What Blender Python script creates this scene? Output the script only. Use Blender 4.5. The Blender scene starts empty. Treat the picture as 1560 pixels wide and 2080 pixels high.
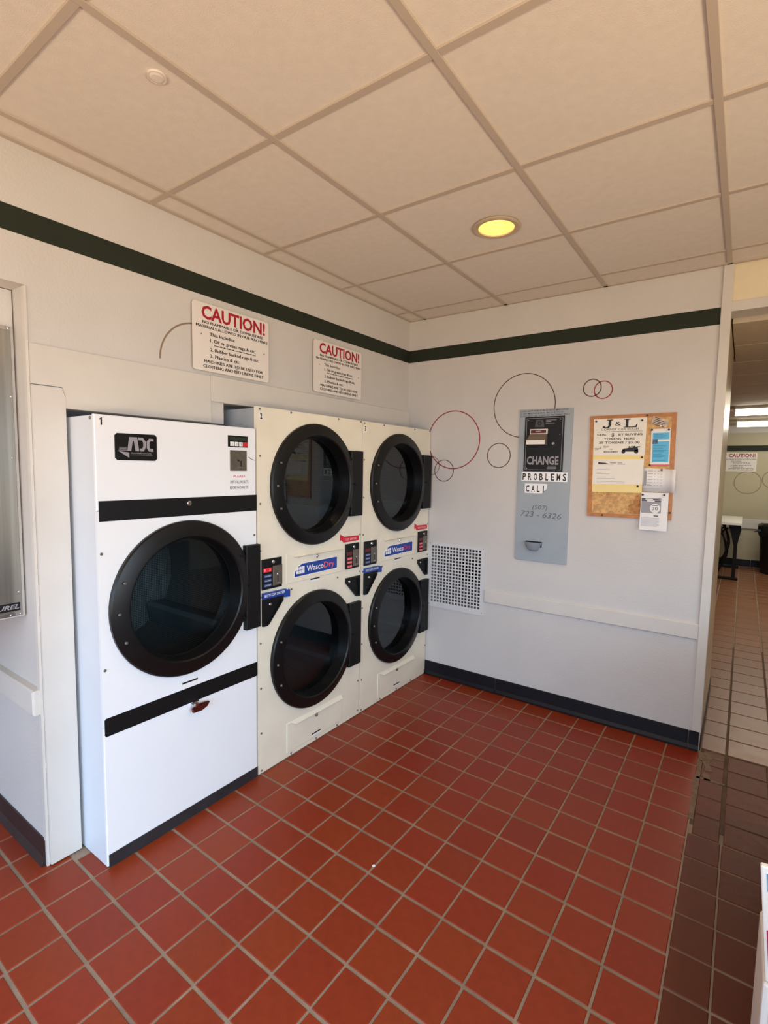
import bpy, bmesh, math, random
from mathutils import Vector, Matrix
random.seed(7)
S = bpy.context.scene
COL = S.collection
PI = math.pi

# ------------------------------------------------------------------ camera
CAM = dict(f=1030.218, loc=(2.08998, -3.24677, 1.54179), yaw=0.615745, pitch=0.085255, roll=0.016698)
def cam_axes():
    y, p, r = CAM['yaw'], CAM['pitch'], CAM['roll']
    f = Vector((-math.sin(y)*math.cos(p), math.cos(y)*math.cos(p), -math.sin(p)))
    rt = Vector((math.cos(y), math.sin(y), 0)); up = rt.cross(f)
    r2 = math.cos(r)*rt + math.sin(r)*up; u2 = -math.sin(r)*rt + math.cos(r)*up
    return r2, u2, f
CR, CU, CF = cam_axes()
cd = bpy.data.cameras.new('camera'); cam = bpy.data.objects.new('camera', cd); COL.objects.link(cam)
m = Matrix.Identity(4)
for i in range(3):
    m[i][0] = CR[i]; m[i][1] = CU[i]; m[i][2] = -CF[i]; m[i][3] = CAM['loc'][i]
cam.matrix_world = m
cd.sensor_fit = 'VERTICAL'; cd.sensor_height = 36.0; cd.lens = CAM['f']*36.0/2080.0
cd.clip_start = 0.02; cd.clip_end = 100
S.camera = cam
def project(p):
    d = Vector(p) - Vector(CAM['loc']); z = d.dot(CF)
    if z < 0.05: return None
    return 780 + CAM['f']*d.dot(CR)/z, 1040 - CAM['f']*d.dot(CU)/z, z

# ------------------------------------------------------------------ world, light, exposure
W = bpy.data.worlds.new('sky'); S.world = W; W.use_nodes = True
nt = W.node_tree; bg = nt.nodes['Background']
bg.inputs[0].default_value = (0.62, 0.75, 1.0, 1); bg.inputs[1].default_value = 0.6
S.view_settings.view_transform = 'Standard'; S.view_settings.look = 'None'
S.view_settings.gamma = 1.0; S.view_settings.use_curve_mapping = False
S.view_settings.exposure = 0.0

def area(name, loc, aim, sx, sy, power, color, spread=180):
    l = bpy.data.lights.new(name, 'AREA'); l.shape = 'RECTANGLE'; l.size = sx; l.size_y = sy
    l.energy = power; l.color = color; l.spread = math.radians(spread)
    o = bpy.data.objects.new(name, l); COL.objects.link(o)
    o.location = loc
    o.rotation_euler = (Vector(aim) - Vector(loc)).to_track_quat('-Z', 'Y').to_euler()
    return o
# daylight standing in the openings of the shop windows (front wall and right wall)
area('daylight_front_window', (2.3, -5.9, 1.5), (2.0, -4.4, 0.0), 4.2, 1.7, 118, (0.45, 0.70, 1.0), 108)
area('daylight_side_window', (4.68, -3.3, 1.5), (2.9, -3.0, 0.0), 3.4, 1.7, 96, (0.62, 0.81, 1.0), 108)
area('pavement_bounce_front', (2.3, -5.9, 0.7), (2.0, -4.5, 2.4), 4.2, 0.8, 70, (1.0, 0.77, 0.48), 110)
area('pavement_bounce_side', (4.68, -3.3, 0.7), (3.2, -3.1, 2.4), 3.4, 0.8, 60, (1.0, 0.77, 0.48), 110)

# ------------------------------------------------------------------ materials
def srgb(r, g, b):
    def f(c):
        c /= 255.0
        return c/12.92 if c <= 0.04045 else ((c+0.055)/1.055)**2.4
    return (f(r), f(g), f(b))
MATS = {}
def mat(name, col, rough=0.5, var=0.0, scale=8.0, bump=0.0, bscale=200.0, metal=0.0, spec=0.5, rnd=0.0, emit=None, emit_s=0.0,
        stretch=None, coat=0.0, rvar=0.0):
    if name in MATS: return MATS[name]
    M = bpy.data.materials.new(name); M.use_nodes = True
    t = M.node_tree; N = t.nodes; L = t.links
    b = N['Principled BSDF']
    b.inputs['Roughness'].default_value = rough; b.inputs['Metallic'].default_value = metal
    b.inputs['Specular IOR Level'].default_value = spec; b.inputs['Coat Weight'].default_value = coat
    b.inputs['Base Color'].default_value = (*col, 1)
    tc = N.new('ShaderNodeTexCoord'); src = tc.outputs['Object']
    if stretch:
        mp = N.new('ShaderNodeMapping'); mp.inputs['Scale'].default_value = stretch
        L.new(src, mp.inputs[0]); src = mp.outputs[0]
    out = None
    if var > 0:
        n = N.new('ShaderNodeTexNoise'); n.inputs['Scale'].default_value = scale; n.inputs['Detail'].default_value = 5
        L.new(src, n.inputs['Vector'])
        mx = N.new('ShaderNodeMix'); mx.data_type = 'RGBA'
        mx.inputs[6].default_value = (*[c*(1-var) for c in col], 1); mx.inputs[7].default_value = (*[min(1, c*(1+var)) for c in col], 1)
        rp = N.new('ShaderNodeMapRange'); rp.inputs[1].default_value = 0.3; rp.inputs[2].default_value = 0.7
        L.new(n.outputs[0], rp.inputs[0]); L.new(rp.outputs[0], mx.inputs[0]); out = mx.outputs[2]
        if rvar > 0:
            rr = N.new('ShaderNodeMapRange'); rr.inputs[1].default_value = 0.3; rr.inputs[2].default_value = 0.7
            rr.inputs[3].default_value = rough-rvar; rr.inputs[4].default_value = rough+rvar
            L.new(n.outputs[0], rr.inputs[0]); L.new(rr.outputs[0], b.inputs['Roughness'])
    if rnd > 0:
        oi = N.new('ShaderNodeObjectInfo'); hs = N.new('ShaderNodeHueSaturation')
        mr = N.new('ShaderNodeMapRange'); mr.inputs[3].default_value = 1-rnd; mr.inputs[4].default_value = 1+rnd
        L.new(oi.outputs['Random'], mr.inputs[0]); L.new(mr.outputs[0], hs.inputs['Value'])
        mh = N.new('ShaderNodeMapRange'); mh.inputs[3].default_value = 0.497; mh.inputs[4].default_value = 0.503
        ml = N.new('ShaderNodeMath'); ml.operation = 'FRACT'; mm = N.new('ShaderNodeMath'); mm.operation = 'MULTIPLY'; mm.inputs[1].default_value = 7.31
        L.new(oi.outputs['Random'], mm.inputs[0]); L.new(mm.outputs[0], ml.inputs[0]); L.new(ml.outputs[0], mh.inputs[0]); L.new(mh.outputs[0], hs.inputs['Hue'])
        if out: L.new(out, hs.inputs['Color'])
        else: hs.inputs['Color'].default_value = (*col, 1)
        out = hs.outputs[0]
    if out: L.new(out, b.inputs['Base Color'])
    if bump > 0:
        n2 = N.new('ShaderNodeTexNoise'); n2.inputs['Scale'].default_value = bscale; n2.inputs['Detail'].default_value = 3
        L.new(src, n2.inputs['Vector'])
        bp = N.new('ShaderNodeBump'); bp.inputs['Strength'].default_value = bump; bp.inputs['Distance'].default_value = 0.002
        L.new(n2.outputs[0], bp.inputs['Height']); L.new(bp.outputs[0], b.inputs['Normal'])
    if emit:
        b.inputs['Emission Color'].default_value = (*emit, 1); b.inputs['Emission Strength'].default_value = emit_s
    MATS[name] = M
    return M
WALL = mat('wall_paint', srgb(208, 203, 197), 0.55, 0.03, 3, 0.5, 110)
WALLD = mat('wall_paint_shaded', srgb(196, 178, 150), 0.3, 0.05, 3, 0.1, 160)  # the wall's beige with the passage shadow put into the colour
WHITEB = mat('trim_paint', srgb(213, 207, 198), 0.45, 0.03, 5, 0.15, 90)
BEAMW = mat('header_paint_lamplit', srgb(232, 218, 184), 0.5, 0.04, 5, 0.2, 120)  # warm lamplight on the header is put into this paint colour
CEIL = mat('ceiling_panel_vinyl', srgb(222, 213, 203), 0.75, 0.03, 30, 0.4, 350)
GRID = mat('ceiling_grid_metal', srgb(186, 172, 158), 0.5)
STRIPE = mat('dark_green_stripe_paint', srgb(42, 47, 36), 0.6, 0.06, 6, 0.2, 160, spec=0.2)
BASEB = mat('black_base_tile', srgb(19, 19, 25), 0.45, 0.2, 12, spec=0.3)
BASEM = mat('cove_rubber', srgb(46, 38, 38), 0.4, 0.2, 12)
TILE = mat('quarry_tile_red', srgb(134, 48, 21), 0.42, 0.08, 30, 0.2, 220, rnd=0.06, rvar=0.05, spec=0.36)
TILE3 = mat('quarry_tile_dark_shaded', srgb(94, 40, 19), 0.5, 0.10, 30, 0.15, 220, rnd=0.06, rvar=0.06, spec=0.3)  # other tile batch, darkened further with the shade on that side
TILE2 = mat('quarry_tile_brown', srgb(128, 84, 56), 0.33, 0.06, 12, 0.0, 220, spec=0.35, rnd=0.09, rvar=0.06)
GROUT = mat('grout', srgb(138, 119, 101), 0.8, 0.25, 9, 0.6, 300)
MORTAR = mat('mortar', srgb(120, 98, 82), 0.85, 0.25, 30, 0.8, 200)
WHITE = mat('white_enamel', srgb(238, 240, 242), 0.35, 0.01, 4)
WSIDE = mat('white_enamel_cool_shaded', srgb(222, 228, 234), 0.4, 0.02, 4)  # white enamel with the cool light on the side put into its colour
CREAM = mat('cream_enamel', srgb(231, 223, 203), 0.4, 0.05, 6, 0.1, 60)
GALV = mat('grey_sheet_metal', srgb(165, 172, 178), 0.45, 0.08, 10, metal=0.3)
BLACK = mat('black_enamel', srgb(17, 17, 18), 0.5, 0.15, 30, 0.1, 200, spec=0.25)
BLACKG = mat('black_gloss_rim', srgb(13, 13, 14), 0.36, 0.1, 20, spec=0.35)
KICK = mat('black_kick_plate', srgb(40, 42, 46), 0.45, 0.25, 14)
DARK = mat('dark_recess', srgb(12, 12, 13), 0.7)
CHROME = mat('chrome', srgb(205, 205, 208), 0.18, metal=1.0)
STEEL = mat('brushed_steel', srgb(178, 176, 168), 0.22, 0.10, 3, 0.0, 30, metal=0.9, stretch=(1, 40, 0.6))
COIN = mat('coin_plate_steel', srgb(122, 116, 106), 0.4, 0.12, 40, metal=0.7)
SCREW = mat('screw_metal', srgb(125, 120, 112), 0.4, metal=0.6)
DRUM = mat('drum_steel', srgb(120, 128, 130), 0.45, 0.2, 8, metal=0.55)
BAFF = mat('drum_baffle', srgb(120, 140, 148), 0.4, 0.1, 8, metal=0.3)
GREYP = mat('grey_enamel', srgb(160, 169, 175), 0.42, 0.04, 5, 0.12, 120)
GREYD = mat('grey_enamel_dark', srgb(140, 148, 155), 0.4)
BLUE = mat('blue_print', srgb(24, 62, 148), 0.35)
BLUEL = mat('light_blue_print', srgb(92, 186, 226), 0.5, 0.04, 30)
RED = mat('red_print', srgb(206, 34, 56), 0.4)
REDD = mat('red_sign_print', srgb(168, 18, 40), 0.5)
PINK = mat('pink_print', srgb(236, 92, 104), 0.5)
REDLED = mat('red_led', srgb(120, 0, 8), 0.4, emit=(1, 0.03, 0.05), emit_s=0.5)
REDDIM = mat('red_led_off', srgb(96, 14, 26), 0.4)
NAVY = mat('navy_button', srgb(44, 66, 120), 0.45)
REDB = mat('red_button', srgb(205, 62, 76), 0.45)
PRINTW = mat('white_print', srgb(238, 238, 238), 0.5)
PRINTK = mat('black_print', srgb(28, 26, 28), 0.5)
PRINTG = mat('grey_print', srgb(150, 150, 154), 0.5)
PRINTLG = mat('light_grey_print', srgb(190, 190, 196), 0.5)
MARKER = mat('marker_ink', srgb(40, 42, 44), 0.6)
PENCIL = mat('pencil_ink', srgb(96, 104, 110), 0.6)
SILVER = mat('silver_print', srgb(150, 146, 150), 0.4)
SIGN = mat('sign_plastic', srgb(232, 224, 216), 0.35, 0.01, 5)
PAPER = mat('white_paper', srgb(238, 236, 234), 0.6, 0.015, 14)
PAPERC = mat('cream_paper', srgb(240, 234, 222), 0.6, 0.02, 14)
YELLOW = mat('yellow_paper', srgb(244, 222, 150), 0.6, 0.03, 10)
CARD = mat('newsprint', srgb(196, 178, 160), 0.6, 0.35, 60)
CORK = mat('cork', srgb(208, 164, 108), 0.8, 0.28, 45, 0.5, 120)
CORKD = mat('worn_cork', srgb(186, 132, 80), 0.85, 0.4, 60, 0.6, 120)
WOOD = mat('oak_frame', srgb(186, 122, 66), 0.45, 0.18, 14, stretch=(3, 3, 3))
C_BRN = mat('brown_line_paint', srgb(96, 66, 56), 0.5)
C_RED = mat('red_line_paint', srgb(156, 52, 62), 0.5)
C_TAN = mat('tan_line_paint', srgb(142, 122, 100), 0.5)
GRILLE = mat('grille_white', srgb(214, 212, 210), 0.45, 0.02, 6)
INSUL = mat('grey_duct_board', srgb(92, 92, 94), 0.85, 0.15, 30, 0.5, 60)
FLUO = mat('fluorescent_lens', (1, 1, 1), 0.5, emit=(1.0, 0.96, 0.84), emit_s=13.0)
FIXT = mat('fixture_white', srgb(226, 220, 200), 0.4)
GOLD = mat('gold_reflector', srgb(240, 205, 110), 0.3, emit=(1.0, 0.74, 0.26), emit_s=0.55)  # the bulb's yellow light on the cone is put in as emission
BULB = mat('bulb_glow', (1, 1, 1), 0.5, emit=(1.0, 0.8, 0.4), emit_s=6.0)
DLTRIM = mat('downlight_trim', srgb(188, 168, 140), 0.35)
TABLEW = mat('table_laminate', srgb(240, 238, 230), 0.3)
IRON = mat('dark_iron', srgb(15, 13, 14), 0.55, 0.1, 20, spec=0.25)
BIN = mat('black_bin_plastic', srgb(16, 17, 19), 0.45, 0.1, 20)
BAG = mat('bin_bag', srgb(22, 30, 30), 0.25, 0.1, 20, 0.6, 40)
CARTON = mat('white_carton', srgb(226, 220, 210), 0.5, 0.04, 20)
TEAL = mat('teal_print', srgb(96, 150, 176), 0.5, 0.3, 60)
ORANGE = mat('salmon_print', srgb(238, 128, 104), 0.5, 0.08, 30)
BLOCKER = mat('dark_shade_blocker', srgb(70, 60, 54), 0.5, 0.1, 10)
def glass_mat():
    M = bpy.data.materials.new('door_glass'); M.use_nodes = True
    t = M.node_tree; N = t.nodes; L = t.links
    for n in list(N): N.remove(n)
    o = N.new('ShaderNodeOutputMaterial'); tr = N.new('ShaderNodeBsdfTransparent'); gl = N.new('ShaderNodeBsdfGlossy')
    tr.inputs[0].default_value = (0.60, 0.65, 0.66, 1); gl.inputs['Roughness'].default_value = 0.02
    gl.inputs[0].default_value = (0.9, 0.95, 1, 1)
    fr = N.new('ShaderNodeFresnel'); fr.inputs[0].default_value = 1.55
    mx = N.new('ShaderNodeMixShader'); L.new(fr.outputs[0], mx.inputs[0]); L.new(tr.outputs[0], mx.inputs[1]); L.new(gl.outputs[0], mx.inputs[2])
    L.new(mx.outputs[0], o.inputs[0]); return M
GLASS = glass_mat()
def perf_mat():
    # perforated drum wall: a fine staggered dot print on steel
    M = bpy.data.materials.new('perforated_steel'); M.use_nodes = True
    t = M.node_tree; N = t.nodes; L = t.links; b = N['Principled BSDF']
    uv = N.new('ShaderNodeUVMap'); v = N.new('ShaderNodeTexVoronoi'); v.inputs['Scale'].default_value = 1.0; v.inputs['Randomness'].default_value = 0.0
    L.new(uv.outputs[0], v.inputs['Vector'])
    r = N.new('ShaderNodeMapRange'); r.inputs[1].default_value = 0.26; r.inputs[2].default_value = 0.34
    L.new(v.outputs['Distance'], r.inputs[0])
    mx = N.new('ShaderNodeMix'); mx.data_type = 'RGBA'; mx.inputs[6].default_value = (0.01, 0.01, 0.012, 1); mx.inputs[7].default_value = (*srgb(128, 136, 138), 1)
    L.new(r.outputs[0], mx.inputs[0]); L.new(mx.outputs[2], b.inputs['Base Color'])
    b.inputs['Roughness'].default_value = 0.45; b.inputs['Metallic'].default_value = 0.4
    return M
PERF = perf_mat()

# ------------------------------------------------------------------ mesh builder
class Fx:      # plane facing +x : u=y, v=z, n=+x
    def __init__(s, x): s.o = x
    def __call__(s, u, v, n=0.0): return (s.o+n, u, v)
class Fy:      # plane facing -y : u=x, v=z, n=-y
    def __init__(s, y): s.o = y
    def __call__(s, u, v, n=0.0): return (u, s.o-n, v)
class Fz:      # plane facing +z : u=x, v=y
    def __init__(s, z): s.o = z
    def __call__(s, u, v, n=0.0): return (u, v, s.o+n)
class Fd:      # plane facing -z (ceiling) : n = down
    def __init__(s, z): s.o = z
    def __call__(s, u, v, n=0.0): return (u, v, s.o-n)

class MB:
    def __init__(s): s.v = []; s.f = []; s.uv = {}; s.smooth = set()
    def add(s, vs, fs, smooth=False):
        k = len(s.v); s.v += [tuple(a) for a in vs]
        for f in fs:
            if smooth: s.smooth.add(len(s.f))
            s.f.append([i+k for i in f])
        return s
    def box(s, x0, x1, y0, y1, z0, z1):
        return s.add([(x, y, z) for x in (x0, x1) for y in (y0, y1) for z in (z0, z1)],
                     [(0, 1, 3, 2), (4, 6, 7, 5), (0, 4, 5, 1), (2, 3, 7, 6), (0, 2, 6, 4), (1, 5, 7, 3)])
    def pbox(s, P, u0, u1, v0, v1, n0, n1, ch=0.0):
        # box on a plane, optional chamfer on the outer (n1) face
        if ch <= 0: ring = [(n0, 0), (n1, 0)]
        else: ring = [(n0, 0), (n1-ch, 0), (n1, ch)]
        vs = []
        for n, c in ring:
            vs += [P(u0+c, v0+c, n), P(u1-c, v0+c, n), P(u1-c, v1-c, n), P(u0+c, v1-c, n)]
        fs = [(3, 2, 1, 0)]
        for k in range(len(ring)-1):
            for a in range(4):
                b = (a+1) % 4; fs.append((4*k+a, 4*k+b, 4*k+4+b, 4*k+4+a))
        k = 4*(len(ring)-1); fs.append((k, k+1, k+2, k+3))
        return s.add(vs, fs)
    def prism(s, P, pts, n0, n1, caps=True):
        k = len(pts); vs = [P(u, v, n0) for u, v in pts]+[P(u, v, n1) for u, v in pts]
        fs = [tuple(range(k, 2*k))]
        if n1 != n0:
            fs += [(a, (a+1) % k, k+(a+1) % k, k+a) for a in range(k)]
            if caps: fs.append(tuple(range(k-1, -1, -1)))
        return s.add(vs, fs)
    def frame(s, P, outer, inner, n0, n1):
        (a0, a1, b0, b1), (c0, c1, d0, d1) = outer, inner
        s.pbox(P, a0, c0, b0, b1, n0, n1); s.pbox(P, c1, a1, b0, b1, n0, n1)
        s.pbox(P, c0, c1, b0, d0, n0, n1); return s.pbox(P, c0, c1, d1, b1, n0, n1)
    def holed(s, P, u0, u1, v0, v1, cu, cv, r, n0, n1, seg=64):
        # rectangular sheet with a round hole
        ang = [2*PI*k/seg for k in range(seg)]
        ang += [math.atan2(y-cv, x-cu) % (2*PI) for x in (u0, u1) for y in (v0, v1)]
        ang = sorted(set(round(a, 6) for a in ang)); k = len(ang)
        inn = []; out = []
        for a in ang:
            c, q = math.cos(a), math.sin(a); t = 1e9
            if c > 1e-9: t = min(t, (u1-cu)/c)
            if c < -1e-9: t = min(t, (u0-cu)/c)
            if q > 1e-9: t = min(t, (v1-cv)/q)
            if q < -1e-9: t = min(t, (v0-cv)/q)
            inn.append((cu+r*c, cv+r*q)); out.append((cu+t*c, cv+t*q))
        vs = [P(*p, n1) for p in inn]+[P(*p, n1) for p in out]+[P(*p, n0) for p in inn]+[P(*p, n0) for p in out]
        fs = []
        for a in range(k):
            b = (a+1) % k
            fs += [(a, k+a, k+b, b), (2*k+b, 3*k+b, 3*k+a, 2*k+a), (b, 2*k+b, 2*k+a, a), (k+a, 3*k+a, 3*k+b, k+b)]
        return s.add(vs, fs)
    def lathe(s, P, cu, cv, prof, seg=48, a0=0.0, a1=2*PI, smooth=True, close=False):
        full = abs(a1-a0-2*PI) < 1e-6; ns = seg if full else seg+1; vs = []
        for n, r in prof:
            for k in range(ns):
                a = a0+(a1-a0)*k/seg; vs.append(P(cu+r*math.cos(a), cv+r*math.sin(a), n))
        fs = []
        for j in range(len(prof)-1):
            for k in range(seg):
                b = (k+1) % ns; fs.append((j*ns+k, j*ns+b, (j+1)*ns+b, (j+1)*ns+k))
        s.add(vs, fs, smooth)
        return s
    def disc(s, P, cu, cv, r, n=0.0, seg=24):
        return s.add([P(cu+r*math.cos(2*PI*k/seg), cv+r*math.sin(2*PI*k/seg), n) for k in range(seg)], [tuple(range(seg))])
    def knob(s, P, cu, cv, r, n0, n1, seg=12):
        s.lathe(P, cu, cv, [(n0, r), (n1-0.3*(n1-n0), r), (n1, r*0.7)], seg, smooth=False)
        return s.disc(P, cu, cv, r*0.7, n1, seg)
    def ring(s, P, cu, cv, r, w, n, seg=96, a0=0, a1=2*PI):
        return s.lathe(P, cu, cv, [(0.0, r+w/2), (n, r+w/2), (n, r-w/2), (0.0, r-w/2)], seg, a0, a1, smooth=False)
    def tube(s, pts, r, seg=8):
        pts = [Vector(p) for p in pts]; vs = []; n = len(pts)
        for i, p in enumerate(pts):
            d = (pts[min(i+1, n-1)]-pts[max(i-1, 0)]).normalized()
            a = d.cross(Vector((0, 0, 1)));
            if a.length < 0.05: a = d.cross(Vector((0, 1, 0)))
            a.normalize(); b = d.cross(a); rr = r[i] if isinstance(r, (list, tuple)) else r
            for k in range(seg): vs.append(p+rr*(math.cos(2*PI*k/seg)*a+math.sin(2*PI*k/seg)*b))
        fs = [(i*seg+k, i*seg+(k+1) % seg, (i+1)*seg+(k+1) % seg, (i+1)*seg+k) for i in range(n-1) for k in range(seg)]
        s.add(vs, fs, True)
        return s.add(vs[:seg], [tuple(range(seg-1, -1, -1))]).add(vs[-seg:], [tuple(range(seg))])
    def text(s, P, txt, u, v, h, n=0.0006, w=None, align='c', bold=0.0, shear=0.0, rot=0.0, space=1.0, res=2):
        # letters as flat print: cap height h, centred / left at (u, v = baseline), width w
        c = bpy.data.curves.new('t', 'FONT'); c.body = txt; c.size = 1.0; c.offset = bold; c.resolution_u = res
        c.shear = shear; c.space_character = space; c.fill_mode = 'FRONT'
        o = bpy.data.objects.new('t', c); COL.objects.link(o)
        me = bpy.data.meshes.new_from_object(o)
        co = [p.co.copy() for p in me.vertices]; fs = [tuple(p.vertices) for p in me.polygons]
        bpy.data.objects.remove(o); bpy.data.meshes.remove(me); bpy.data.curves.remove(c)
        if not co: return s
        x0 = min(p.x for p in co); x1 = max(p.x for p in co)
        sv = h/0.70; su = sv if w is None else w/max(1e-6, x1-x0)
        off = {'c': -(x0+x1)/2, 'l': -x0, 'r': -x1}[align]
        cr, sr = math.cos(rot), math.sin(rot); vs = []
        for p in co:
            a, b = (p.x+off)*su, p.y*sv; vs.append(P(u+a*cr-b*sr, v+a*sr+b*cr, n))
        return s.add(vs, fs)

ORG = {}
def empty(name, loc, label=None, cat=None, group=None):
    o = bpy.data.objects.new(name, None); COL.objects.link(o); o.location = loc; ORG[o] = Vector(loc); o.empty_display_size = 0.05
    tag(o, label, cat, group); return o
def tag(o, label=None, cat=None, group=None, kind=None):
    if label: o['label'] = label
    if cat: o['category'] = cat
    if group: o['group'] = group
    if kind: o['kind'] = kind
    return o
def obj(name, mb, material, parent=None, org=None, label=None, bevel=0.0, kind=None):
    base = ORG[parent] if parent is not None else Vector(org or (0, 0, 0))
    me = bpy.data.meshes.new(name)
    me.from_pydata([(v[0]-base[0], v[1]-base[1], v[2]-base[2]) for v in mb.v], [], mb.f)
    bm = bmesh.new(); bm.from_mesh(me)
    bm.faces.ensure_lookup_table()
    for i in mb.smooth: bm.faces[i].smooth = True
    if bevel > 0:
        bmesh.ops.remove_doubles(bm, verts=bm.verts, dist=1e-6)
        bmesh.ops.bevel(bm, geom=[e for e in bm.edges if e.is_manifold and e.calc_face_angle(0) > 0.6], offset=bevel, segments=2, affect='EDGES', profile=0.5, clamp_overlap=True)
    bm.normal_update()
    bm.to_mesh(me); bm.free()
    if mb.smooth: me.set_sharp_from_angle(angle=math.radians(24))
    me.materials.append(material)
    o = bpy.data.objects.new(name, me); COL.objects.link(o)
    if parent is not None: o.parent = parent; ORG[o] = base
    else: o.location = base; ORG[o] = base
    if label: o['label'] = label
    if kind: o['kind'] = kind
    return o
def struct(name, mb, material, label=None):
    o = obj(name, mb, material, kind='structure')
    if label: o['label'] = label
    return o
def fixn(o):
    bm = bmesh.new(); bm.from_mesh(o.data); bmesh.ops.recalc_face_normals(bm, faces=bm.faces); bm.to_mesh(o.data); bm.free(); return o

# ------------------------------------------------------------------ room dimensions
H = 2.624; XW = 1.978; XR = 4.8; YF = -6.0; YR = 7.19; HD = 2.385; YPB = -2.374; YPF = -2.487; DX = 0.2
HR = 2.36
# floor slab (grout) and quarry tiles
floor = struct('floor', MB().box(-1.1, XR, YF, YR, -0.08, -0.0025), GROUT, 'red quarry tile floor with pale grout')
def tile_mesh(name, sx, sy, material):
    b = MB(); c = 0.0022
    b.add([(x*sx/2, y*sy/2, -0.006) for x, y in ((-1, -1), (1, -1), (1, 1), (-1, 1))]+[(x*sx/2, y*sy/2, -c) for x, y in ((-1, -1), (1, -1), (1, 1), (-1, 1))]
          + [(x*(sx/2-c), y*(sy/2-c), 0) for x, y in ((-1, -1), (1, -1), (1, 1), (-1, 1))],
          [(a, (a+1) % 4, 4+(a+1) % 4, 4+a) for a in range(4)]+[(4+a, 4+(a+1) % 4, 8+(a+1) % 4, 8+a) for a in range(4)]+[(8, 9, 10, 11)])
    me = bpy.data.meshes.new(name); me.from_pydata(b.v, [], b.f); me.materials.append(material); return me
TM = {}
def tmesh(sx, sy, mt):
    k = (round(sx, 3), round(sy, 3), mt.name)
    if k not in TM: TM[k] = tile_mesh('tile', sx, sy, mt)
    return TM[k]
cells = []   # (cx, cy, sx, sy, rot, material)
def clip_add(x, y, sx, sy, rot, mt, xmin, xmax, ymin, ymax):
    x0, x1, y0, y1 = max(x-sx/2, xmin), min(x+sx/2, xmax), max(y-sy/2, ymin), min(y+sy/2, ymax)
    if x1-x0 < 0.02 or y1-y0 < 0.02: return
    cells.append(((x0+x1)/2, (y0+y1)/2, round(x1-x0, 3), round(y1-y0, 3), rot, mt))
rt = random.Random(3)
for i in range(-9, 10):
    for j in range(-27, 10):
        x = 0.3587+0.1625*(i+0.5)-0.0001*j; y = -1.6076-0.0036*(i+0.5)+0.1625*(j+0.5)
        g = 0.0085
        ymin, ymax, xmin = YF, -0.012, 0.06
        if y < YPF+0.02: xmin = -1.0
        clip_add(x, y, 0.1625-0.0072-rt.uniform(0, .001), 0.1625-0.0105-rt.uniform(0, .0015), -0.0111+rt.uniform(-.004, .004), TILE, xmin, 1.981, ymin, ymax)
for j in range(-27, 11):                       # strip beside the passage: a cut column and full columns
    y = -1.6+0.1628*(j+0.5)
    mt = TILE3
    if y < -0.72: clip_add(1.9855+0.0585, y-0.003, 0.116, 0.156, -0.006, mt, 1.98, XR, YF, 0.034)
    else: clip_add(1.994+0.055, y-0.003, 0.098, 0.154, -0.006, mt, 1.99, XR, YF, 0.034)
    for i in range(0, 16): clip_add((2.106 if y < -.72 else 2.109)+0.1745*(i+0.5), y-0.004-.003*i, 0.166 if y > -.72 else .170, 0.154, -0.006, mt, 2.0, XR, YF, 0.034)
for j in range(0, 35):                         # rear room: larger tiles
    y = 0.038+0.2075*(j+0.5)-0.0
    for i in range(-14, 13):
        x = 2.105+0.205*(i+0.5)
        if y < 1.0: clip_add(x, y, 0.195, 0.199, -0.004, TILE2, 1.985, XR, 0.04, YR-0.01)
        else: clip_add(x, y, 0.195, 0.199, -0.004, TILE2, -1.05, XR, -0.01, YR-0.01)
vis = []; rest = []
for c in cells:
    p = project((c[0], c[1], 0))
    if p and -60 < p[0] < 1640 and 900 < p[1] < 2180 and not (c[1] > 1.0 and c[0] < 1.9): vis.append((p[2], c))
    else: rest.append(c)
vis.sort(key=lambda a: a[0])
rest += [c for d, c in vis[298:]]
for d, c in vis[:298]:
    o = bpy.data.objects.new('tile', tmesh(c[2], c[3], c[5])); COL.objects.link(o); o.parent = floor
    o.location = (c[0], c[1], rt.uniform(-0.0006, 0.0003)); o.rotation_euler = (rt.uniform(-.002, .002), rt.uniform(-.002, .002), c[4])
for mt, nm in ((TILE, 'tile_field'), (TILE3, 'tile_field'), (TILE2, 'tile_field')):
    b = MB()
    for c in rest:
        if c[5] is not mt: continue
        b.pbox(Fz(0), c[0]-c[2]/2, c[0]+c[2]/2, c[1]-c[3]/2, c[1]+c[3]/2, -0.006, 0, 0.002)
    if b.v: obj(nm, b, mt, floor, kind='stuff')
obj('dirty_grout', MB().box(1.986, XR, -0.72, 2.2, -0.004, -0.0019), mat('dirty_grout', srgb(84, 62, 48), 0.8, 0.3, 9, 0.6, 300), floor)
# mortar patches where the floor was mended by the wall end
for pts in ([(1.975, -0.02), (2.04, 0.0), (2.10, -0.03), (2.09, -0.05), (2.045, -0.05), (2.03, -0.12), (2.05, -0.2), (2.02, -0.21), (2.005, -0.13), (1.985, -0.1)],
            [(2.015, -0.22), (2.04, -0.24), (2.045, -0.3), (2.02, -0.31), (2.008, -0.26)],
            [(1.985, -0.1), (2.0, -0.11), (2.0, -0.36), (1.998, -0.68), (1.978, -0.68), (1.974, -0.36)],
            [(1.985, -0.31), (2.10, -0.3), (2.11, -0.285), (2.06, -0.285), (1.985, -0.29)]):
    obj('mortar_patch', MB().prism(Fz(0), pts[::-1] if False else pts, -0.004, 0.0014), MORTAR, floor)

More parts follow.
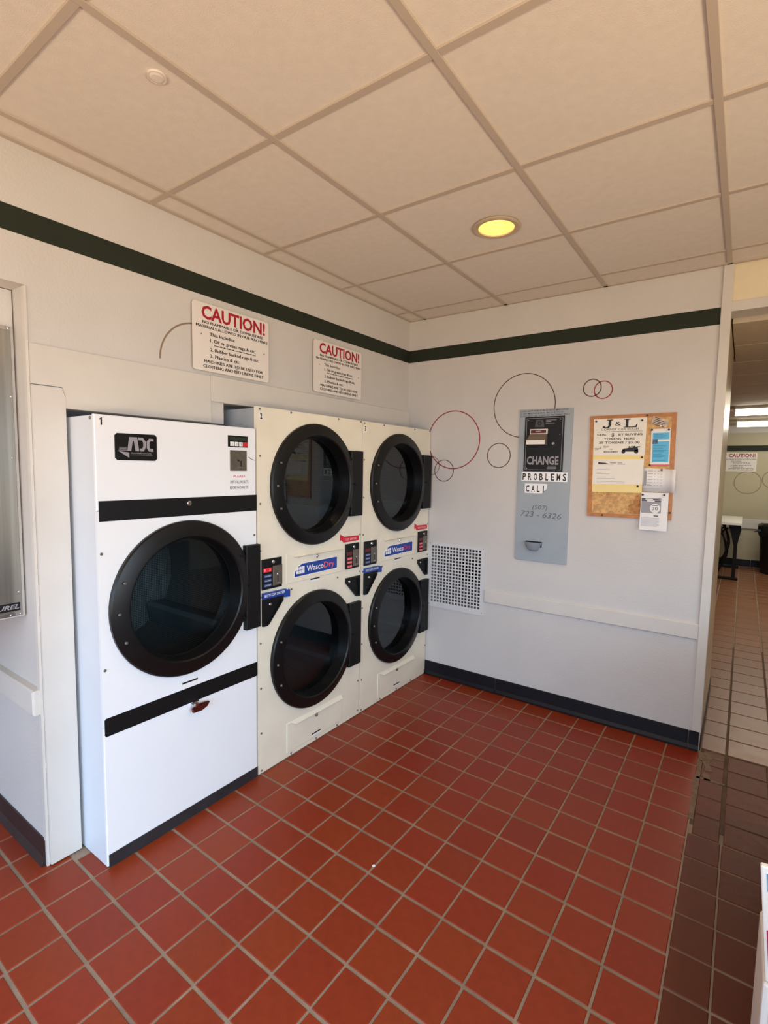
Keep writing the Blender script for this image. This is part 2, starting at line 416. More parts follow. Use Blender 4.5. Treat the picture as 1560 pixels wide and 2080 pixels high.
# ------------------------------------------------------------------ walls
WT = 0.12
wl = MB()
wl.box(-WT, 0, YPB, -1.66, 1.745, H).box(-WT, 0, -1.66, 0.0, 1.845, H)          # above the dryers
wl.box(-0.105, 0, YF, YPF, 2.16, H)                                               # above the alcove
wp = struct('wall_pier', MB().box(-1.0, 0, YPF, YPB, 0, H), WALL, 'pier between the alcove and the dryers')
struct('wall_alcove', MB().box(-1.12, -1.0, YF, YPB, 0, H), WALL, 'back of the alcove at the left')
struct('wall_service', MB().box(-0.86, -0.80, YPB, 0.12, 0, 2.2), WALL, 'wall behind the machines')
struct('ceiling_alcove', MB().box(-1.0, -WT, YF, YPF, 2.3, 2.36), WALL, 'lid of the alcove')
wall_left = struct('wall_left', wl, WALL, 'beige painted wall with dryers set into it')
PXW = Fx(0.0); PYW = Fy(0.0)
obj('painted_stripe', MB().pbox(PXW, YF, -0.0, 2.326, 2.413, 0, 0.0012), STRIPE, wall_left)
obj('painted_circle', MB().ring(PXW, -1.80, 2.0, 0.186, 0.007, 0.0012, a0=0.0, a1=PI), C_TAN, wall_left)
# raised boards framing the machine opening
fixn(obj('facing_board', MB().prism(PXW, [(-2.483, 1.962), (-2.483, 1.822), (-2.384, 1.822), (YPB+.001, 1.788), (YPB+.001, 1.745), (-1.742, 1.747), (-1.742, 1.962)][::-1], 0, 0.014), WHITEB, wall_left))
obj('facing_board', MB().pbox(PXW, -1.739, -0.001, 1.845, 1.968, 0, 0.014, 0.003), WHITEB, wall_left)
obj('facing_board', MB().prism(PXW, [(-2.483, 0.006), (YPB, 0.006), (YPB, 1.785), (-2.385, 1.818), (-2.483, 1.818)], 0, 0.016), WHITEB, wp)
obj('corner_bead', MB().box(-0.018, 0.004, YPF-0.006, YPF+0.003, 0.0, 2.155), WHITEB, wp)
# alcove ledge and cove base on the pier's side
al = MB().pbox(Fy(YPF), -0.99, 0.0, 0.605, 0.70, 0, 0.03, 0.006)
obj('ledge_board', al, WHITEB, wp)
bl = MB()
bl.prism(Fx(-0.99), [(YPF, 0.0), (YPF, 0.098), (YPF-0.006, 0.1), (YPF-0.009, 0.03), (YPF-0.022, 0.0)][::-1], 0.0, 0.982)
b_left = fixn(struct('baseboard_left', bl, BASEM, 'dark cove base on the pier at the left'))

# back wall (a slab with the vent opening) and the chase behind it
vx0, vx1, vz0, vz1 = 0.225, 0.640, 0.555, 0.992
wb = MB().box(-0.8, vx0, 0, WT, 0, H).box(vx1, XW, 0, WT, 0, H).box(vx0, vx1, 0, WT, 0, vz0).box(vx0, vx1, 0, WT, vz1, H)
wall_back = struct('wall_back', wb, WALL, 'beige back wall with painted circles')
obj('painted_stripe', MB().pbox(PYW, 0.0, 1.934, 2.326, 2.413, 0, 0.0012), STRIPE, wall_back)
for cx, cz, r, w, mt in ((0.890, 1.965, 0.204, 0.0055, C_BRN), (0.386, 1.753, 0.203, 0.007, C_RED), (0.731, 1.643, 0.081, 0.0055, C_BRN),
                         (1.310, 2.046, 0.0505, 0.006, C_BRN), (1.373, 2.030, 0.0505, 0.006, C_RED), (0.317, 1.535, 0.076, 0.005, C_BRN), (0.21, 1.57, 0.068, 0.0045, C_TAN)):
    a0, a1 = (0, 2*PI)
    obj('painted_circle', MB().ring(PYW, cx, cz, r, w, 0.0011, a0=a0, a1=a1), mt, wall_back)
obj('chair_rail', MB().pbox(PYW, 0.664, 1.934, 0.629, 0.717, 0, 0.016, 0.004), WHITEB, wall_back)
obj('end_board', MB().pbox(PYW, 1.934, XW+0.003, 0.108, H-0.002, 0, 0.012, 0.003), WHITEB, wall_back)
# duct board cavity behind the grille, with its round duct mouth
cav = MB().holed(Fy(0.11), vx0-0.02, vx1+0.02, vz0-0.02, vz1+0.02, 0.482, 0.807, 0.093, -0.01, 0.0)
obj('duct_board', cav, INSUL, wall_back)
obj('duct_mouth', MB().lathe(Fy(0.12), 0.482, 0.807, [(0.0, 0.094), (-0.3, 0.094), (-0.3, 0.0)], 24), DARK, wall_back)
# baseboard along the back wall: three black tiles
b_back = struct('baseboard_back', MB().box(DX+0.002, XW-0.004, -0.006, 0, 0.0, 0.1), MORTAR, 'black tile baseboard along the back wall')
for x0, x1 in ((DX+0.003, 0.767), (0.771, 1.921), (1.925, 1.972)):
    obj('base_tile', MB().prism(Fx(x0), [(-0.0, 0.004), (-0.024, 0.004), (-0.024, 0.012), (-0.013, 0.03), (-0.011, 0.1), (-0.004, 0.104), (0.0, 0.104)][::-1], 0, x1-x0), BASEB, b_back)
for c in b_back.children: fixn(c)
struct('wall_passage', MB().box(XW-0.10, XW, WT, 1.0, 0, HD+0.02).box(-1.0, XW-0.1, 0.9, 1.0, 0, HD+0.02), WALLD, 'side of the back wall facing the passage')
obj('base_tile', MB().box(XW, XW+0.004, 0.005, 1.0, 0, 0.09), BASEB, b_back)
# header over the passage
hd = struct('wall_header', MB().box(XW, XR, 0.005, 0.14, HD+0.05, H+0.2), BEAMW, 'header above the passage, warm lamplight put into its paint')
obj('header_trim', MB().box(XW, XR, 0.0, 0.15, HD, HD+0.05), WHITEB, hd)
# walls outside the frame, with the window openings the daylight comes through
def wall_open(P, u0, u1, o0, o1, z0, z1, n0, n1, top):
    return MB().pbox(P, u0, o0, 0, top, n0, n1).pbox(P, o1, u1, 0, top, n0, n1).pbox(P, o0, o1, 0, z0, n0, n1).pbox(P, o0, o1, z1, top, n0, n1)
struct('wall_front', wall_open(Fy(YF), -1.1, XR+0.1, 0.2, 4.4, 0.3, 2.35, 0, 0.12, H), WALL, 'front wall with shop window behind the camera')
struct('wall_right', wall_open(Fx(XR), YF, YR, -5.0, -1.6, 0.3, 2.35, 0, 0.12, H), WALL, 'right wall with shop window out of frame')
fr = MB(); 
for u in (0.2, 1.6, 3.0, 4.36): fr.pbox(Fy(YF), u, u+0.05, 0.3, 2.35, 0.02, 0.08)
struct('window_1', fr, GALV, 'shop window mullions behind the camera')
fr = MB()
for u in (-5.0, -3.9, -2.8, -1.65): fr.pbox(Fx(XR), u, u+0.05, 0.3, 2.35, 0.02, 0.08)
struct('window_2', fr, GALV, 'side shop window mullions out of frame')
# rear room
wr = struct('wall_rear', MB().box(-1.1, XR, YR, YR+0.1, 0, H), mat('rear_wall_paint', srgb(188, 178, 148), .55, .03, 3, .2, 160), 'far wall of the rear room')
struct('wall_rear_side', MB().box(-1.1, -1.0, 0.9, YR, 0, H), WALL, 'left wall of the rear room')
PR = Fy(YR)
obj('painted_stripe', MB().pbox(PR, -1.0, XR, 1.929, 2.026, 0, 0.0015), STRIPE, wr)
obj('cove_board', MB().pbox(PR, -1.0, XR, 2.235, HR, 0, 0.02), WHITEB, wr)
obj('chair_rail', MB().pbox(PR, -1.0, XR, 0.64, 0.80, 0, 0.02, 0.004), WHITEB, wr)
for cx, cz, r in ((2.135, 1.41, 0.185), (2.47, 1.47, 0.14)):
    obj('painted_circle', MB().ring(PR, cx, cz, r, 0.012, 0.0014), C_TAN, wr)
b_rear = struct('baseboard_rear', MB().pbox(PR, -1.0, XR, 0, 0.1, 0, 0.008), MORTAR, 'black baseboard of the rear room')
for x0, x1 in ((-1.0, 1.1), (1.11, 2.255), (2.265, 3.4), (3.41, XR)):
    obj('base_tile', MB().pbox(PR, x0, x1, 0, 0.117, 0, 0.014, 0.004), BASEB, b_rear)

# ------------------------------------------------------------------ ceilings
LX = [0.137, 0.747, 1.360, 1.960, 2.565, 3.17, 3.775, 4.38]; LY = [-0.205-0.605*k for k in range(10)]
ceil = struct('ceiling', MB().box(-1.1, XR, YF, 0.14, H+0.13, H+0.2), CEIL, 'suspended ceiling of pale panels in a metal grid')
DL = (1.115, -1.035); DLR = 0.078
xs = [0.0]+LX+[XR]; ys = [0.0]+LY+[YF]
PC = Fd(H)
for a in range(len(xs)-1):
    for b in range(len(ys)-1):
        x0, x1, y1, y0 = xs[a], xs[a+1], ys[b], ys[b+1]
        g0 = 0.006 if a > 0 else 0.0
        mb = MB()
        if x0 < DL[0] < x1 and y0 < DL[1] < y1: mb.holed(PC, x0+.004, x1-.004, y0+.004, y1-.004, DL[0], DL[1], DLR+0.004, -0.012, -0.004, 32)
        else: mb.pbox(PC, x0+.004, x1-.004, y0+.004, y1-.004, -0.016, -0.004)
        fixn(obj('ceiling_panel', mb, CEIL, ceil))
for x in LX: obj('grid_runner', MB().pbox(PC, x-0.012, x+0.012, YF, -0.001, -0.03, 0.003, 0.001), GRID, ceil)
for y in LY:
    for a in range(len(xs)-1):
        obj('cross_tee', MB().pbox(PC, xs[a]+(0.012 if a else 0), xs[a+1]-0.012, y-0.012, y+0.012, -0.03, 0.002, 0.001), GRID, ceil)
obj('wall_angle', MB().box(0, 0.022, YF, 0, H-0.003, H+0.004), GRID, ceil)
obj('wall_angle', MB().box(0.022, XR, -0.022, 0, H-0.003, H+0.004), GRID, ceil)
c2 = struct('ceiling_rear', MB().box(-1.1, XR, 0.14, YR, HR+0.03, HR+0.1), mat('rear_gap', srgb(120, 104, 82), 0.8), 'lower ceiling of the rear room')
CEIL2 = mat('rear_ceiling_panel', srgb(206, 190, 164), 0.8, 0.05, 20, 0.4, 250)
for a in range(-4, 5):
    for b in range(12):
        x0 = 1.80+0.60*a; y0 = 0.16+0.59*b
        if y0 < 1.0 and x0 < XW: x0 = XW+.003
        if 1.80+0.60*a+.59 < XW and y0 < 0.95: continue
        obj('ceiling_panel', MB().pbox(Fd(HR), max(x0, -1)+0.003, min(1.80+.6*a+0.597, XR), y0+0.008, min(y0+0.582, YR-.03), -0.03, 0), CEIL2, c2)

# ------------------------------------------------------------------ dryers
def screws(P, pts, parent, r=0.0055, mt=SCREW, n=0.004):
    for u, v in pts: obj('screw', MB().knob(P, u, v, r, 0, n, 8), mt, parent)
def make_door(root, P, cu, cv, r, hinge, glass_r, brace=True, sq=1.0):
    t = r-glass_r
    prof = [(0.0, r), (0.013, r), (0.019, r-0.005), (0.034, glass_r+0.012), (0.034, glass_r+0.006), (0.028, glass_r+0.001), (-0.034, glass_r-0.004), (-0.034, glass_r-0.012), (-0.042, glass_r-0.013)]
    d = obj('door', MB().lathe(P, cu, cv, prof, 72), BLACKG, root)
    obj('glass', MB().lathe(P, cu, cv, [(-0.036, glass_r-0.003), (-0.036, 0.0)], 48, smooth=False), GLASS, d)
    h0, h1, z0, z1 = hinge
    obj('hinge_plate', MB().pbox(P, h0, h1, z0, z1, 0.0, 0.028, 0.004), BLACK, d)
    rr = (r+glass_r)/2+0.010
    for a in (158, 180, 202): obj('screw', MB().knob(P, cu+rr*math.cos(math.radians(a)), cv+rr*math.sin(math.radians(a)), 0.006, 0.030, 0.038, 8), SCREW, d)
    for a in (28, 0, -28): obj('screw', MB().knob(P, cu+(rr+.005)*math.cos(math.radians(a)), cv+(rr+.005)*math.sin(math.radians(a)), 0.005, 0.030, 0.037, 8), BLACK, d)
    # drum
    D0, D1, R = -0.06, -0.66, 0.335
    mb = MB(); seg = 64
    dr = obj('drum', MB().lathe(P, cu, cv, [(-0.042, glass_r+0.012), (D0, glass_r+0.012), (D0, R), (D1, R)], seg), PERF, root)
    me = dr.data; uvl = me.uv_layers.new(name='UVMap')
    for poly in me.polygons:
        for li in poly.loop_indices:
            q = me.vertices[me.loops[li].vertex_index].co + ORG[dr]
            a = math.atan2(q.z-cv, q.y-cu)
            if poly.center.z is not None:
                pc = math.atan2(poly.center.z+ORG[dr].z-cv, poly.center.y+ORG[dr].y-cu)
                if a-pc > PI: a -= 2*PI
                if a-pc < -PI: a += 2*PI
            uvl.data[li].uv = (a*R/0.0095, q.x/0.0095)
    bk = obj('drum_back', MB().lathe(P, cu, cv, [(D1+0.004, R), (D1+0.004, 0.10), (D1+0.02, 0.08), (D1+0.02, 0.0)], 48, smooth=False), PERF, dr)
    me = bk.data; uvl = me.uv_layers.new(name='UVMap')
    for l in me.loops:
        q = me.vertices[l.vertex_index].co+ORG[bk]; uvl.data[l.index].uv = (q.y/0.0095, q.z/0.0095)
    return d, dr
def baffles(dr, P, cu, cv, angs, R=0.334):
    for a in angs:
        a = math.radians(a); mb = MB(); pts = []
        for da, rr in ((-0.19, R), (-0.05, R-0.075), (0.05, R-0.075), (0.19, R)):
            pts.append((cu+rr*math.cos(a+da), cv+rr*math.sin(a+da)))
        o = obj('lifter', mb.prism(P, pts, -0.65, -0.075), BAFF, dr); fixn(o)

# ---- number 1: single white dryer
PD = Fx(DX)
y0, y1 = -2.362, -1.632
d1 = empty('tumble_dryer', (DX, (y0+y1)/2, 0), 'single white tumble dryer numbered 1 with black bands and one round door', 'dryer')
obj('cabinet', MB().box(-0.72, DX-0.012, y0+0.002, y0+0.014, 0, 1.716).box(-0.72, DX-0.012, y1-0.014, y1-0.002, 0, 1.716).box(-0.72, DX-0.012, y0+.014, y1-.014, 1.70, 1.716)
    .box(-0.72, -0.70, y0+.014, y1-.014, 0, 1.70).box(-0.72, DX-0.012, y0+.014, y1-.014, 0, 0.03), WSIDE, d1, bevel=0.003)
C1 = (-2.004, 0.985); R1 = 0.328; G1 = 0.258
fp = MB().pbox(PD, y0, y1, 1.372, 1.719, -0.014, 0.0, 0.003)
obj('upper_panel', fp, WHITE, d1)
mid = obj('front_panel', MB().holed(PD, y0, y1, 0.558, 1.370, C1[0], C1[1], G1+0.02, -0.014, 0.0), WHITE, d1); fixn(mid)
low = obj('lint_door', MB().pbox(PD, y0, y1, 0.006, 0.556, -0.014, 0.0, 0.003), WHITE, d1)
obj('black_band', MB().pbox(PD, y0+0.007, y1+0.002, 1.333, 1.408, 0, 0.002), BLACK, d1)
obj('black_band', MB().prism(PD, [(y0+0.004, 0.528), (y0+0.009, 0.522), (y1+0.001, 0.521), (y1+0.001, 0.590), (y0+0.009, 0.592), (y0+0.004, 0.586)], 0, 0.0025), BLACK, d1)
obj('kick_plate', MB().pbox(PD, y0+0.005, y1+0.001, 0.002, 0.053, 0, 0.003, 0.001), KICK, d1)
dd, dr = make_door(d1, PD, *C1, R1, (-1.712, -1.627, 0.771, 1.173), G1)
baffles(dr, PD, *C1, (198, 318, 78))
screws(PD, [(-2.351, 1.215), (-1.645, 1.217), (-2.351, 0.778), (-1.645, 0.777)], mid)
obj('screw', MB().knob(Fy(y0+.002), DX-0.03, 1.706, 0.006, 0, 0.004, 8), SCREW, d1)
lk = obj('lock', MB().knob(PD, -1.993, 1.384, 0.011, 0.002, 0.012, 16), CHROME, d1)
# brand plate
bp = obj('brand_plate', MB().prism(PD, [(-2.292+.008, 1.557), (-2.129-.008, 1.557), (-2.129, 1.565), (-2.129, 1.650), (-2.137, 1.658), (-2.284, 1.656), (-2.292, 1.648), (-2.292, 1.565)], 0, 0.003), BLACKG, d1)
lb = MB(); n = 0.0036
# A (no crossbar), D, C
for pts in ([(333, 374), (352, 252), (420, 252), (437, 375), (403, 375), (390, 285), (382, 285), (366, 374)],
            [(428, 252), (470, 252), (497, 290), (497, 335), (475, 375), (444, 375), (440, 350), (462, 350), (472, 330), (472, 295), (460, 277), (432, 277)],
            [(565, 258), (525, 256), (503, 285), (503, 345), (522, 374), (562, 376), (562, 350), (535, 350), (528, 335), (528, 292), (538, 280), (565, 281)]):
    lb.prism(PD, [(-2.247+(a-333)*0.000448, 1.645-(b-250)*0.000424) for a, b in pts][::-1], n, n)
lb.prism(PD, [(-2.279, 1.590), (-2.240, 1.586), (-2.240, 1.566)], n, n)
for k in range(4): lb.pbox(PD, -2.279+k*.001, -2.249, 1.593+k*0.0035, 1.5947+k*0.0035, n-.0004, n)
lb.text(PD, 'AmericanDryerCorp.', -2.192, 1.582, 0.006, n, 0.082)
lb.pbox(PD, -2.234, -2.148, 1.5775, 1.5785, n-.0004, n)
obj('lettering', lb, SILVER, bp)
# controls
dp = obj('control_panel', MB().pbox(PD, -1.791, -1.682, 1.628, 1.679, 0, 0.004, 0.001), BLACKG, d1)
obj('display', MB().pbox(PD, -1.784, -1.689, 1.657, 1.673, 0.004, 0.005), mat('lcd', srgb(42, 54, 46), 0.3), dp)
for k in range(3): obj('button', MB().pbox(PD, -1.781+k*0.0245, -1.761+k*0.0245, 1.632, 1.651, 0.004, 0.006, 0.001), PRINTW, dp)
obj('button', MB().pbox(PD, -1.7075, -1.684, 1.631, 1.652, 0.004, 0.006, 0.001), RED, dp)
lt = MB()
for k, t in enumerate(('1', '2', '3')): lt.text(PD, t, -1.771+k*0.0245, 1.636, 0.010, 0.0064)
obj('lettering', lt, PRINTK, dp)
cp = obj('coin_plate', MB().pbox(PD, -1.781, -1.688, 1.521, 1.613, 0, 0.004, 0.0015), COIN, d1)
obj('coin_slot', MB().pbox(PD, -1.724, -1.719, 1.540, 1.566, 0.004, 0.0052).pbox(PD, -1.742, -1.718, 1.564, 1.572, 0.004, 0.0052), DARK, cp)
obj('coin_return', MB().pbox(PD, -1.738, -1.708, 1.533, 1.537, 0.004, 0.009), CHROME, cp); obj('coin_button', MB().pbox(PD, -1.734, -1.722, 1.566, 1.573, 0.004, 0.010), CHROME, cp)
nt_ = obj('notice', MB().text(PD, 'PLEASE', -1.728, 1.491, 0.009, 0.0005, 0.066, bold=0.01), RED, d1)
obj('lettering', MB().text(PD, 'EMPTY ALL POCKETS', -1.7285, 1.463, 0.014, 0.0005, 0.102).text(PD, 'BEFORE MACHINE USE', -1.7295, 1.438, 0.014, 0.0005, 0.104), PRINTK, nt_)
ns = obj('number_sticker', MB().pbox(PD, -2.349, -2.328, 1.677, 1.711, 0, 0.0006), PAPER, d1)
obj('lettering', MB().prism(PD, [(-2.3395, 1.681), (-2.3345, 1.681), (-2.3345, 1.708), (-2.338, 1.708), (-2.3435, 1.703), (-2.3435, 1.699), (-2.3395, 1.7015)], 0.0011, 0.0011), PRINTK, ns)
sl = obj('spec_label', MB().pbox(PD, -2.036, -1.961, 0.595, 0.621, 0, 0.0006), PAPER, d1)
obj('lettering', MB().pbox(PD, -2.036, -1.961, 0.614, 0.621, 0, 0.0009), PRINTK, sl)
hb = obj('handle', MB().knob(PD, -1.985, 0.511, 0.014, 0, 0.03, 16), CHROME, low)
ml = MB().prism(PD, [(-2.008, 0.503), (-1.985, 0.514), (-1.925, 0.510), (-1.936, 0.494), (-1.965, 0.484), (-2.006, 0.487)], 0.022, 0.034)
obj('handle_lever', fixn(obj('lever', ml, mat('polished_lever', srgb(120, 62, 52), 0.15, metal=0.8), low)).data and MB().pbox(PD, -2.0, -1.97, 0.524, 0.528, 0, 0.02), CHROME, low)
obj('scratch', MB().prism(PD, [(-1.676, 1.584), (-1.655, 1.572), (-1.634, 1.570), (-1.634, 1.572), (-1.655, 1.5745), (-1.675, 1.587)], 0.0, 0.0005), PRINTK, d1)

# ---- numbers 2 and 3: stacked cream dryers
def stacked(y0, y1, num, label, led):
    o = y0+1.627
    U = lambda u: u+o
    root = empty('stacked_dryer', (DX, (y0+y1)/2, 0), label, 'dryer', 'stacked cream dryers')
    obj('cabinet', MB().box(-0.72, DX-0.02, y0+0.002, y0+0.012, 0, 1.818).box(-0.72, DX-0.02, y1-0.012, y1-0.002, 0, 1.818).box(-0.72, DX-0.02, y0+.012, y1-.012, 1.806, 1.818)
        .box(-0.72, -0.70, y0+.012, y1-.012, 0, 1.8).box(-0.70, DX-0.02, y0+.012, y1-.012, 0.94, 0.97).box(-0.70, DX-.02, y0+.012, y1-.012, 0, 0.03), GALV, root)
    cu = U(-1.221); R = 0.325; G = 0.258
    e0, e1 = y0+0.002, y1-0.002
    fp = MB().holed(PD, e0, e1, 1.104, 1.825, cu, 1.449, G+0.022, -0.02, 0.0).pbox(PD, e0, e1, 0.899, 1.104, -0.02, 0.0).holed(PD, e0, e1, 0.004, 0.899, cu, 0.545, G+0.022, -0.02, 0.0)
    fp = fixn(obj('front_panel', fp, CREAM, root))
    for cv, hz in ((1.449, (1.260, 1.642)), (0.545, (0.346, 0.734))):
        dd, dr = make_door(root, PD, cu, cv, R, (U(-0.945), U(-0.834), *hz), G)
        baffles(dr, PD, cu, cv, (205, 325, 85))
    screws(PD, [(U(a), b) for a, b in [(-1.608, 1.814), (-1.404, 1.816), (-1.036, 1.816), (-0.830, 1.818), (-1.607, 1.593), (-1.607, 1.364), (-0.830, 1.597), (-0.827, 1.368), (-0.827, 1.141), (-1.607, 1.135),
            (-1.400, 0.908), (-1.032, 0.909), (-0.826, 0.913), (-1.608, 0.905), (-1.608, 0.675), (-1.607, 0.445), (-1.606, 0.213), (-1.605, 0.018), (-0.828, 0.678), (-0.828, 0.451), (-0.830, 0.221), (-0.831, 0.029), (-1.402, 0.014), (-1.207, 0.014), (-1.025, 0.014)]], fp, 0.0055)
    # coin boxes: (panel, plate, lights, buttons)
    for (a0, a1, b0, b1), (p0, p1, q0, q1), lx, btn, lit, kx in (((-1.601, -1.473, 0.939, 1.090), (-1.537, -1.475, 0.952, 1.052), (-1.597, -1.544), NAVY, led, -1.537),
                                       ((-0.966, -0.841, 0.944, 1.094), (-0.904, -0.847, 0.956, 1.057), (-0.960, -0.912), REDB, False, -0.9)):
        cb = obj('coin_box', MB().pbox(PD, U(a0), U(a1), b0, b1, 0, 0.010, 0.003), BLACK, root)
        c_ = obj('coin_plate', MB().pbox(PD, U(p0), U(p1), q0, q1, 0.010, 0.0135, 0.001), COIN, cb)
        m_ = (p0+p1)/2
        obj('coin_slot', MB().pbox(PD, U(m_)-0.002, U(m_)+0.002, q0+0.018, q0+0.05, 0.0135, 0.0145), DARK, cb)
        obj('coin_return', MB().pbox(PD, U(m_)-0.014, U(m_)+0.012, q0+0.010, q0+0.014, 0.0135, 0.019), CHROME, cb)
        obj('coin_button', MB().knob(PD, U(m_)-0.004, q0+0.055, 0.005, 0.0135, 0.018, 8), CHROME, cb)
        obj('lock', MB().knob(PD, U(kx), 1.074, 0.010, 0.010, 0.019, 14), CHROME, cb)
        obj('display', MB().pbox(PD, U(lx[0]), U(lx[1]), 1.026, 1.046, 0.010, 0.0108), REDLED if lit else (REDB if False else REDDIM), cb)
        if lit: obj('lettering', MB().text(PD, 'F  2', U(sum(lx)/2), 1.029, 0.013, 0.0112, 0.04), mat('led_glyph', srgb(255, 120, 130), 0.4, emit=(1, .3, .35), emit_s=0.8), cb)
        for k, z in enumerate((0.9985, 0.976, 0.952)):
            obj('button', MB().pbox(PD, U(lx[0])+0.003, U(lx[1]), z, z+0.016, 0.010, 0.0118, 0.001), btn, cb)
        tx = MB()
        for k, t in enumerate(('HIGH TEMP', 'PERM PRESS', 'LOW TEMP')): tx.text(PD, t, U(sum(lx)/2)+.001, 1.003-k*0.0232, 0.0062, 0.0122, 0.038)
        obj('lettering', tx, PRINTW, cb)
    # middle and lower access panels with a finger lip
    for (a0, a1, b0, b1), lockv in (((-1.438, -0.989, 0.940, 1.094), 1.060), ((-1.433, -0.988, 0.030, 0.190), 0.155)):
        ap = obj('access_panel', MB().pbox(PD, U(a0), U(a1), b0, b1, 0, 0.004, 0.002), CREAM, root)
        lip = MB().add([PD(U(a0)+.030, b1-0.003, 0.004), PD(U(a1)-.001, b1-0.003, 0.004), PD(U(a1)-.001, b1-0.020, 0.016), PD(U(a0)+.054, b1-0.018, 0.016),
                        PD(U(a1)-.001, b1-0.022, 0.004), PD(U(a0)+.050, b1-0.022, 0.004)], [(0, 3, 2, 1), (3, 5, 4, 2), (1, 2, 4), (0, 5, 3)])
        obj('finger_lip', fixn(obj('finger_lip', lip, CREAM, ap)).data and MB().pbox(PD, U(a0)+.05, U(a1)-.004, b1-.0225, b1-.0215, 0.004, 0.012), CREAM, ap)
        obj('lock', MB().knob(PD, U(-1.212), lockv, 0.0095, 0.004, 0.013, 14), CHROME if b0 > .5 else SCREW, ap)
    for (a0, a1, b0, b1) in ((-1.256, -1.184, 0.921, 0.938), (-1.246, -1.173, 0.037, 0.056)):
        sp = obj('spec_label', MB().pbox(PD, U(a0), U(a1), b0, b1, 0.0, 0.0045 if b0 < .5 else 0.0006), PAPER, root)
        obj('lettering', MB().pbox(PD, U(a0), U(a1), b1-0.007, b1, 0, 0.005 if b0 < .5 else .001), PRINTK, sp)
    # brand plate
    pts = [(-1.387, 0.969), (-1.386, 0.988), (-1.378, 1.002), (-1.362, 1.018), (-1.343, 1.030), (-1.325, 1.036), (-1.044, 1.037), (-1.040, 1.033), (-1.040, 0.970), (-1.044, 0.966), (-1.383, 0.965)]
    br = obj('brand_plate', MB().prism(PD, [(U(a), b) for a, b in pts][::-1], 0.004, 0.0052), PRINTW, root); fixn(br)
    cx_, cz_ = -1.21, 1.001
    obj('blue_field', fixn(obj('blue_field', MB().prism(PD, [(U(cx_+(a-cx_)*0.975), cz_+(b-cz_)*0.90) for a, b in pts][::-1], 0.0052, 0.0056), BLUE, br)).data and MB().pbox(PD, U(-1.06), U(-1.05), 1.0, 1.001, .0052, .0056), BLUE, br)
    lg = MB().text(PD, 'Wasco', U(-1.293), 0.986, 0.032, 0.006, 0.135, align='l', bold=0.012)
    for k in range(3):
        for q in range(2): lg.pbox(PD, U(-1.370+k*0.0215), U(-1.370+k*0.0215+0.018), 0.981+q*0.0195+k*0.0015, 0.981+q*0.0195+0.016+k*0.0015, 0.0056, 0.0061)
    lg.prism(PD, [(U(-1.372), 0.981), (U(-1.309), 0.981), (U(-1.309), 0.983), (U(-1.372), 0.983)], 0.0061, 0.0061)
    obj('lettering', lg, PRINTW, br)
    obj('lettering', MB().text(PD, 'Dry', U(-1.155), 0.986, 0.032, 0.006, 0.088, align='l', bold=0.012), PINK if num == '2' else RED, br, label='red lettering')
    # pockets
    pk = [(-1.600, 0.891), (-1.600, 0.758), (-1.574, 0.756), (-1.561, 0.762), (-1.466, 0.866), (-1.465, 0.889)]
    def pocket(pp):
        cx = sum(a for a, b in pp)/len(pp); cz = sum(b for a, b in pp)/len(pp)
        inn = [(cx+(a-cx)*0.80, cz+(b-cz)*0.80) for a, b in pp]; k = len(pp)
        vs = [PD(U(a), b, 0) for a, b in pp]+[PD(U(a), b, 0.012) for a, b in pp]+[PD(U(a), b, 0.012) for a, b in inn]+[PD(U(a), b, 0.002) for a, b in inn]
        fs = []
        for j in range(3): fs += [(j*k+a, j*k+(a+1) % k, (j+1)*k+(a+1) % k, (j+1)*k+a) for a in range(k)]
        fs.append(tuple(range(3*k, 4*k)))
        return fixn(obj('handle_pocket', MB().add(vs, fs), BLACK, root))
    p_ = pocket(pk); obj('lock', MB().knob(PD, U(-1.552), 0.862, 0.0085, 0.002, 0.014, 12), CHROME, p_)
    p_ = pocket([(-0.964, 0.891), (-0.964, 0.863), (-0.866, 0.767), (-0.862, 0.765), (-0.831, 0.764), (-0.831, 0.890)]); obj('lock', MB().knob(PD, U(-0.935), 0.868, 0.008, 0.002, 0.014, 12), CHROME, p_)
    bl_ = obj('dryer_label', MB().prism(PD, [(U(a), b) for a, b in [(-1.600, 0.924), (-1.600, 0.894), (-1.466, 0.8925), (-1.462, 0.880), (-1.421, 0.876), (-1.421, 0.914), (-1.431, 0.907), (-1.448, 0.921)]], 0.0, 0.0135), BLUE, root)
    fixn(bl_); obj('lettering', MB().text(PD, 'BOTTOM DRYER', U(-1.525), 0.903, 0.013, 0.0141, 0.135, bold=0.01), PRINTW, bl_)
    rl_ = obj('dryer_label', MB().prism(PD, [(U(a), b) for a, b in [(-1.013, 1.158), (-1.015, 1.116), (-1.003, 1.124), (-0.981, 1.106), (-0.836, 1.107), (-0.836, 1.137), (-0.975, 1.141)]], 0.0, 0.001), RED, root)
    fixn(rl_); obj('lettering', MB().text(PD, 'TOP DRYER', U(-0.915), 1.115, 0.013, 0.0016, 0.11, bold=0.01), mat('pale_pink_print', srgb(246, 190, 190), .5), rl_)
    ns = obj('number_sticker', MB().pbox(PD, U(-1.611), U(-1.587), 1.764, 1.800, 0, 0.0006), PAPER, root)
    obj('lettering', MB().text(PD, num, U(-1.599), 1.769, 0.027, 0.0011, 0.013, bold=0.04), PRINTK, ns)
    return root
stacked(-1.627, -0.8155, '2', 'cream stacked dryer numbered 2, in the middle between the white dryer and number 3', True)
stacked(-0.8135, -0.004, '3', 'cream stacked dryer numbered 3, touching the back wall in the corner', False)

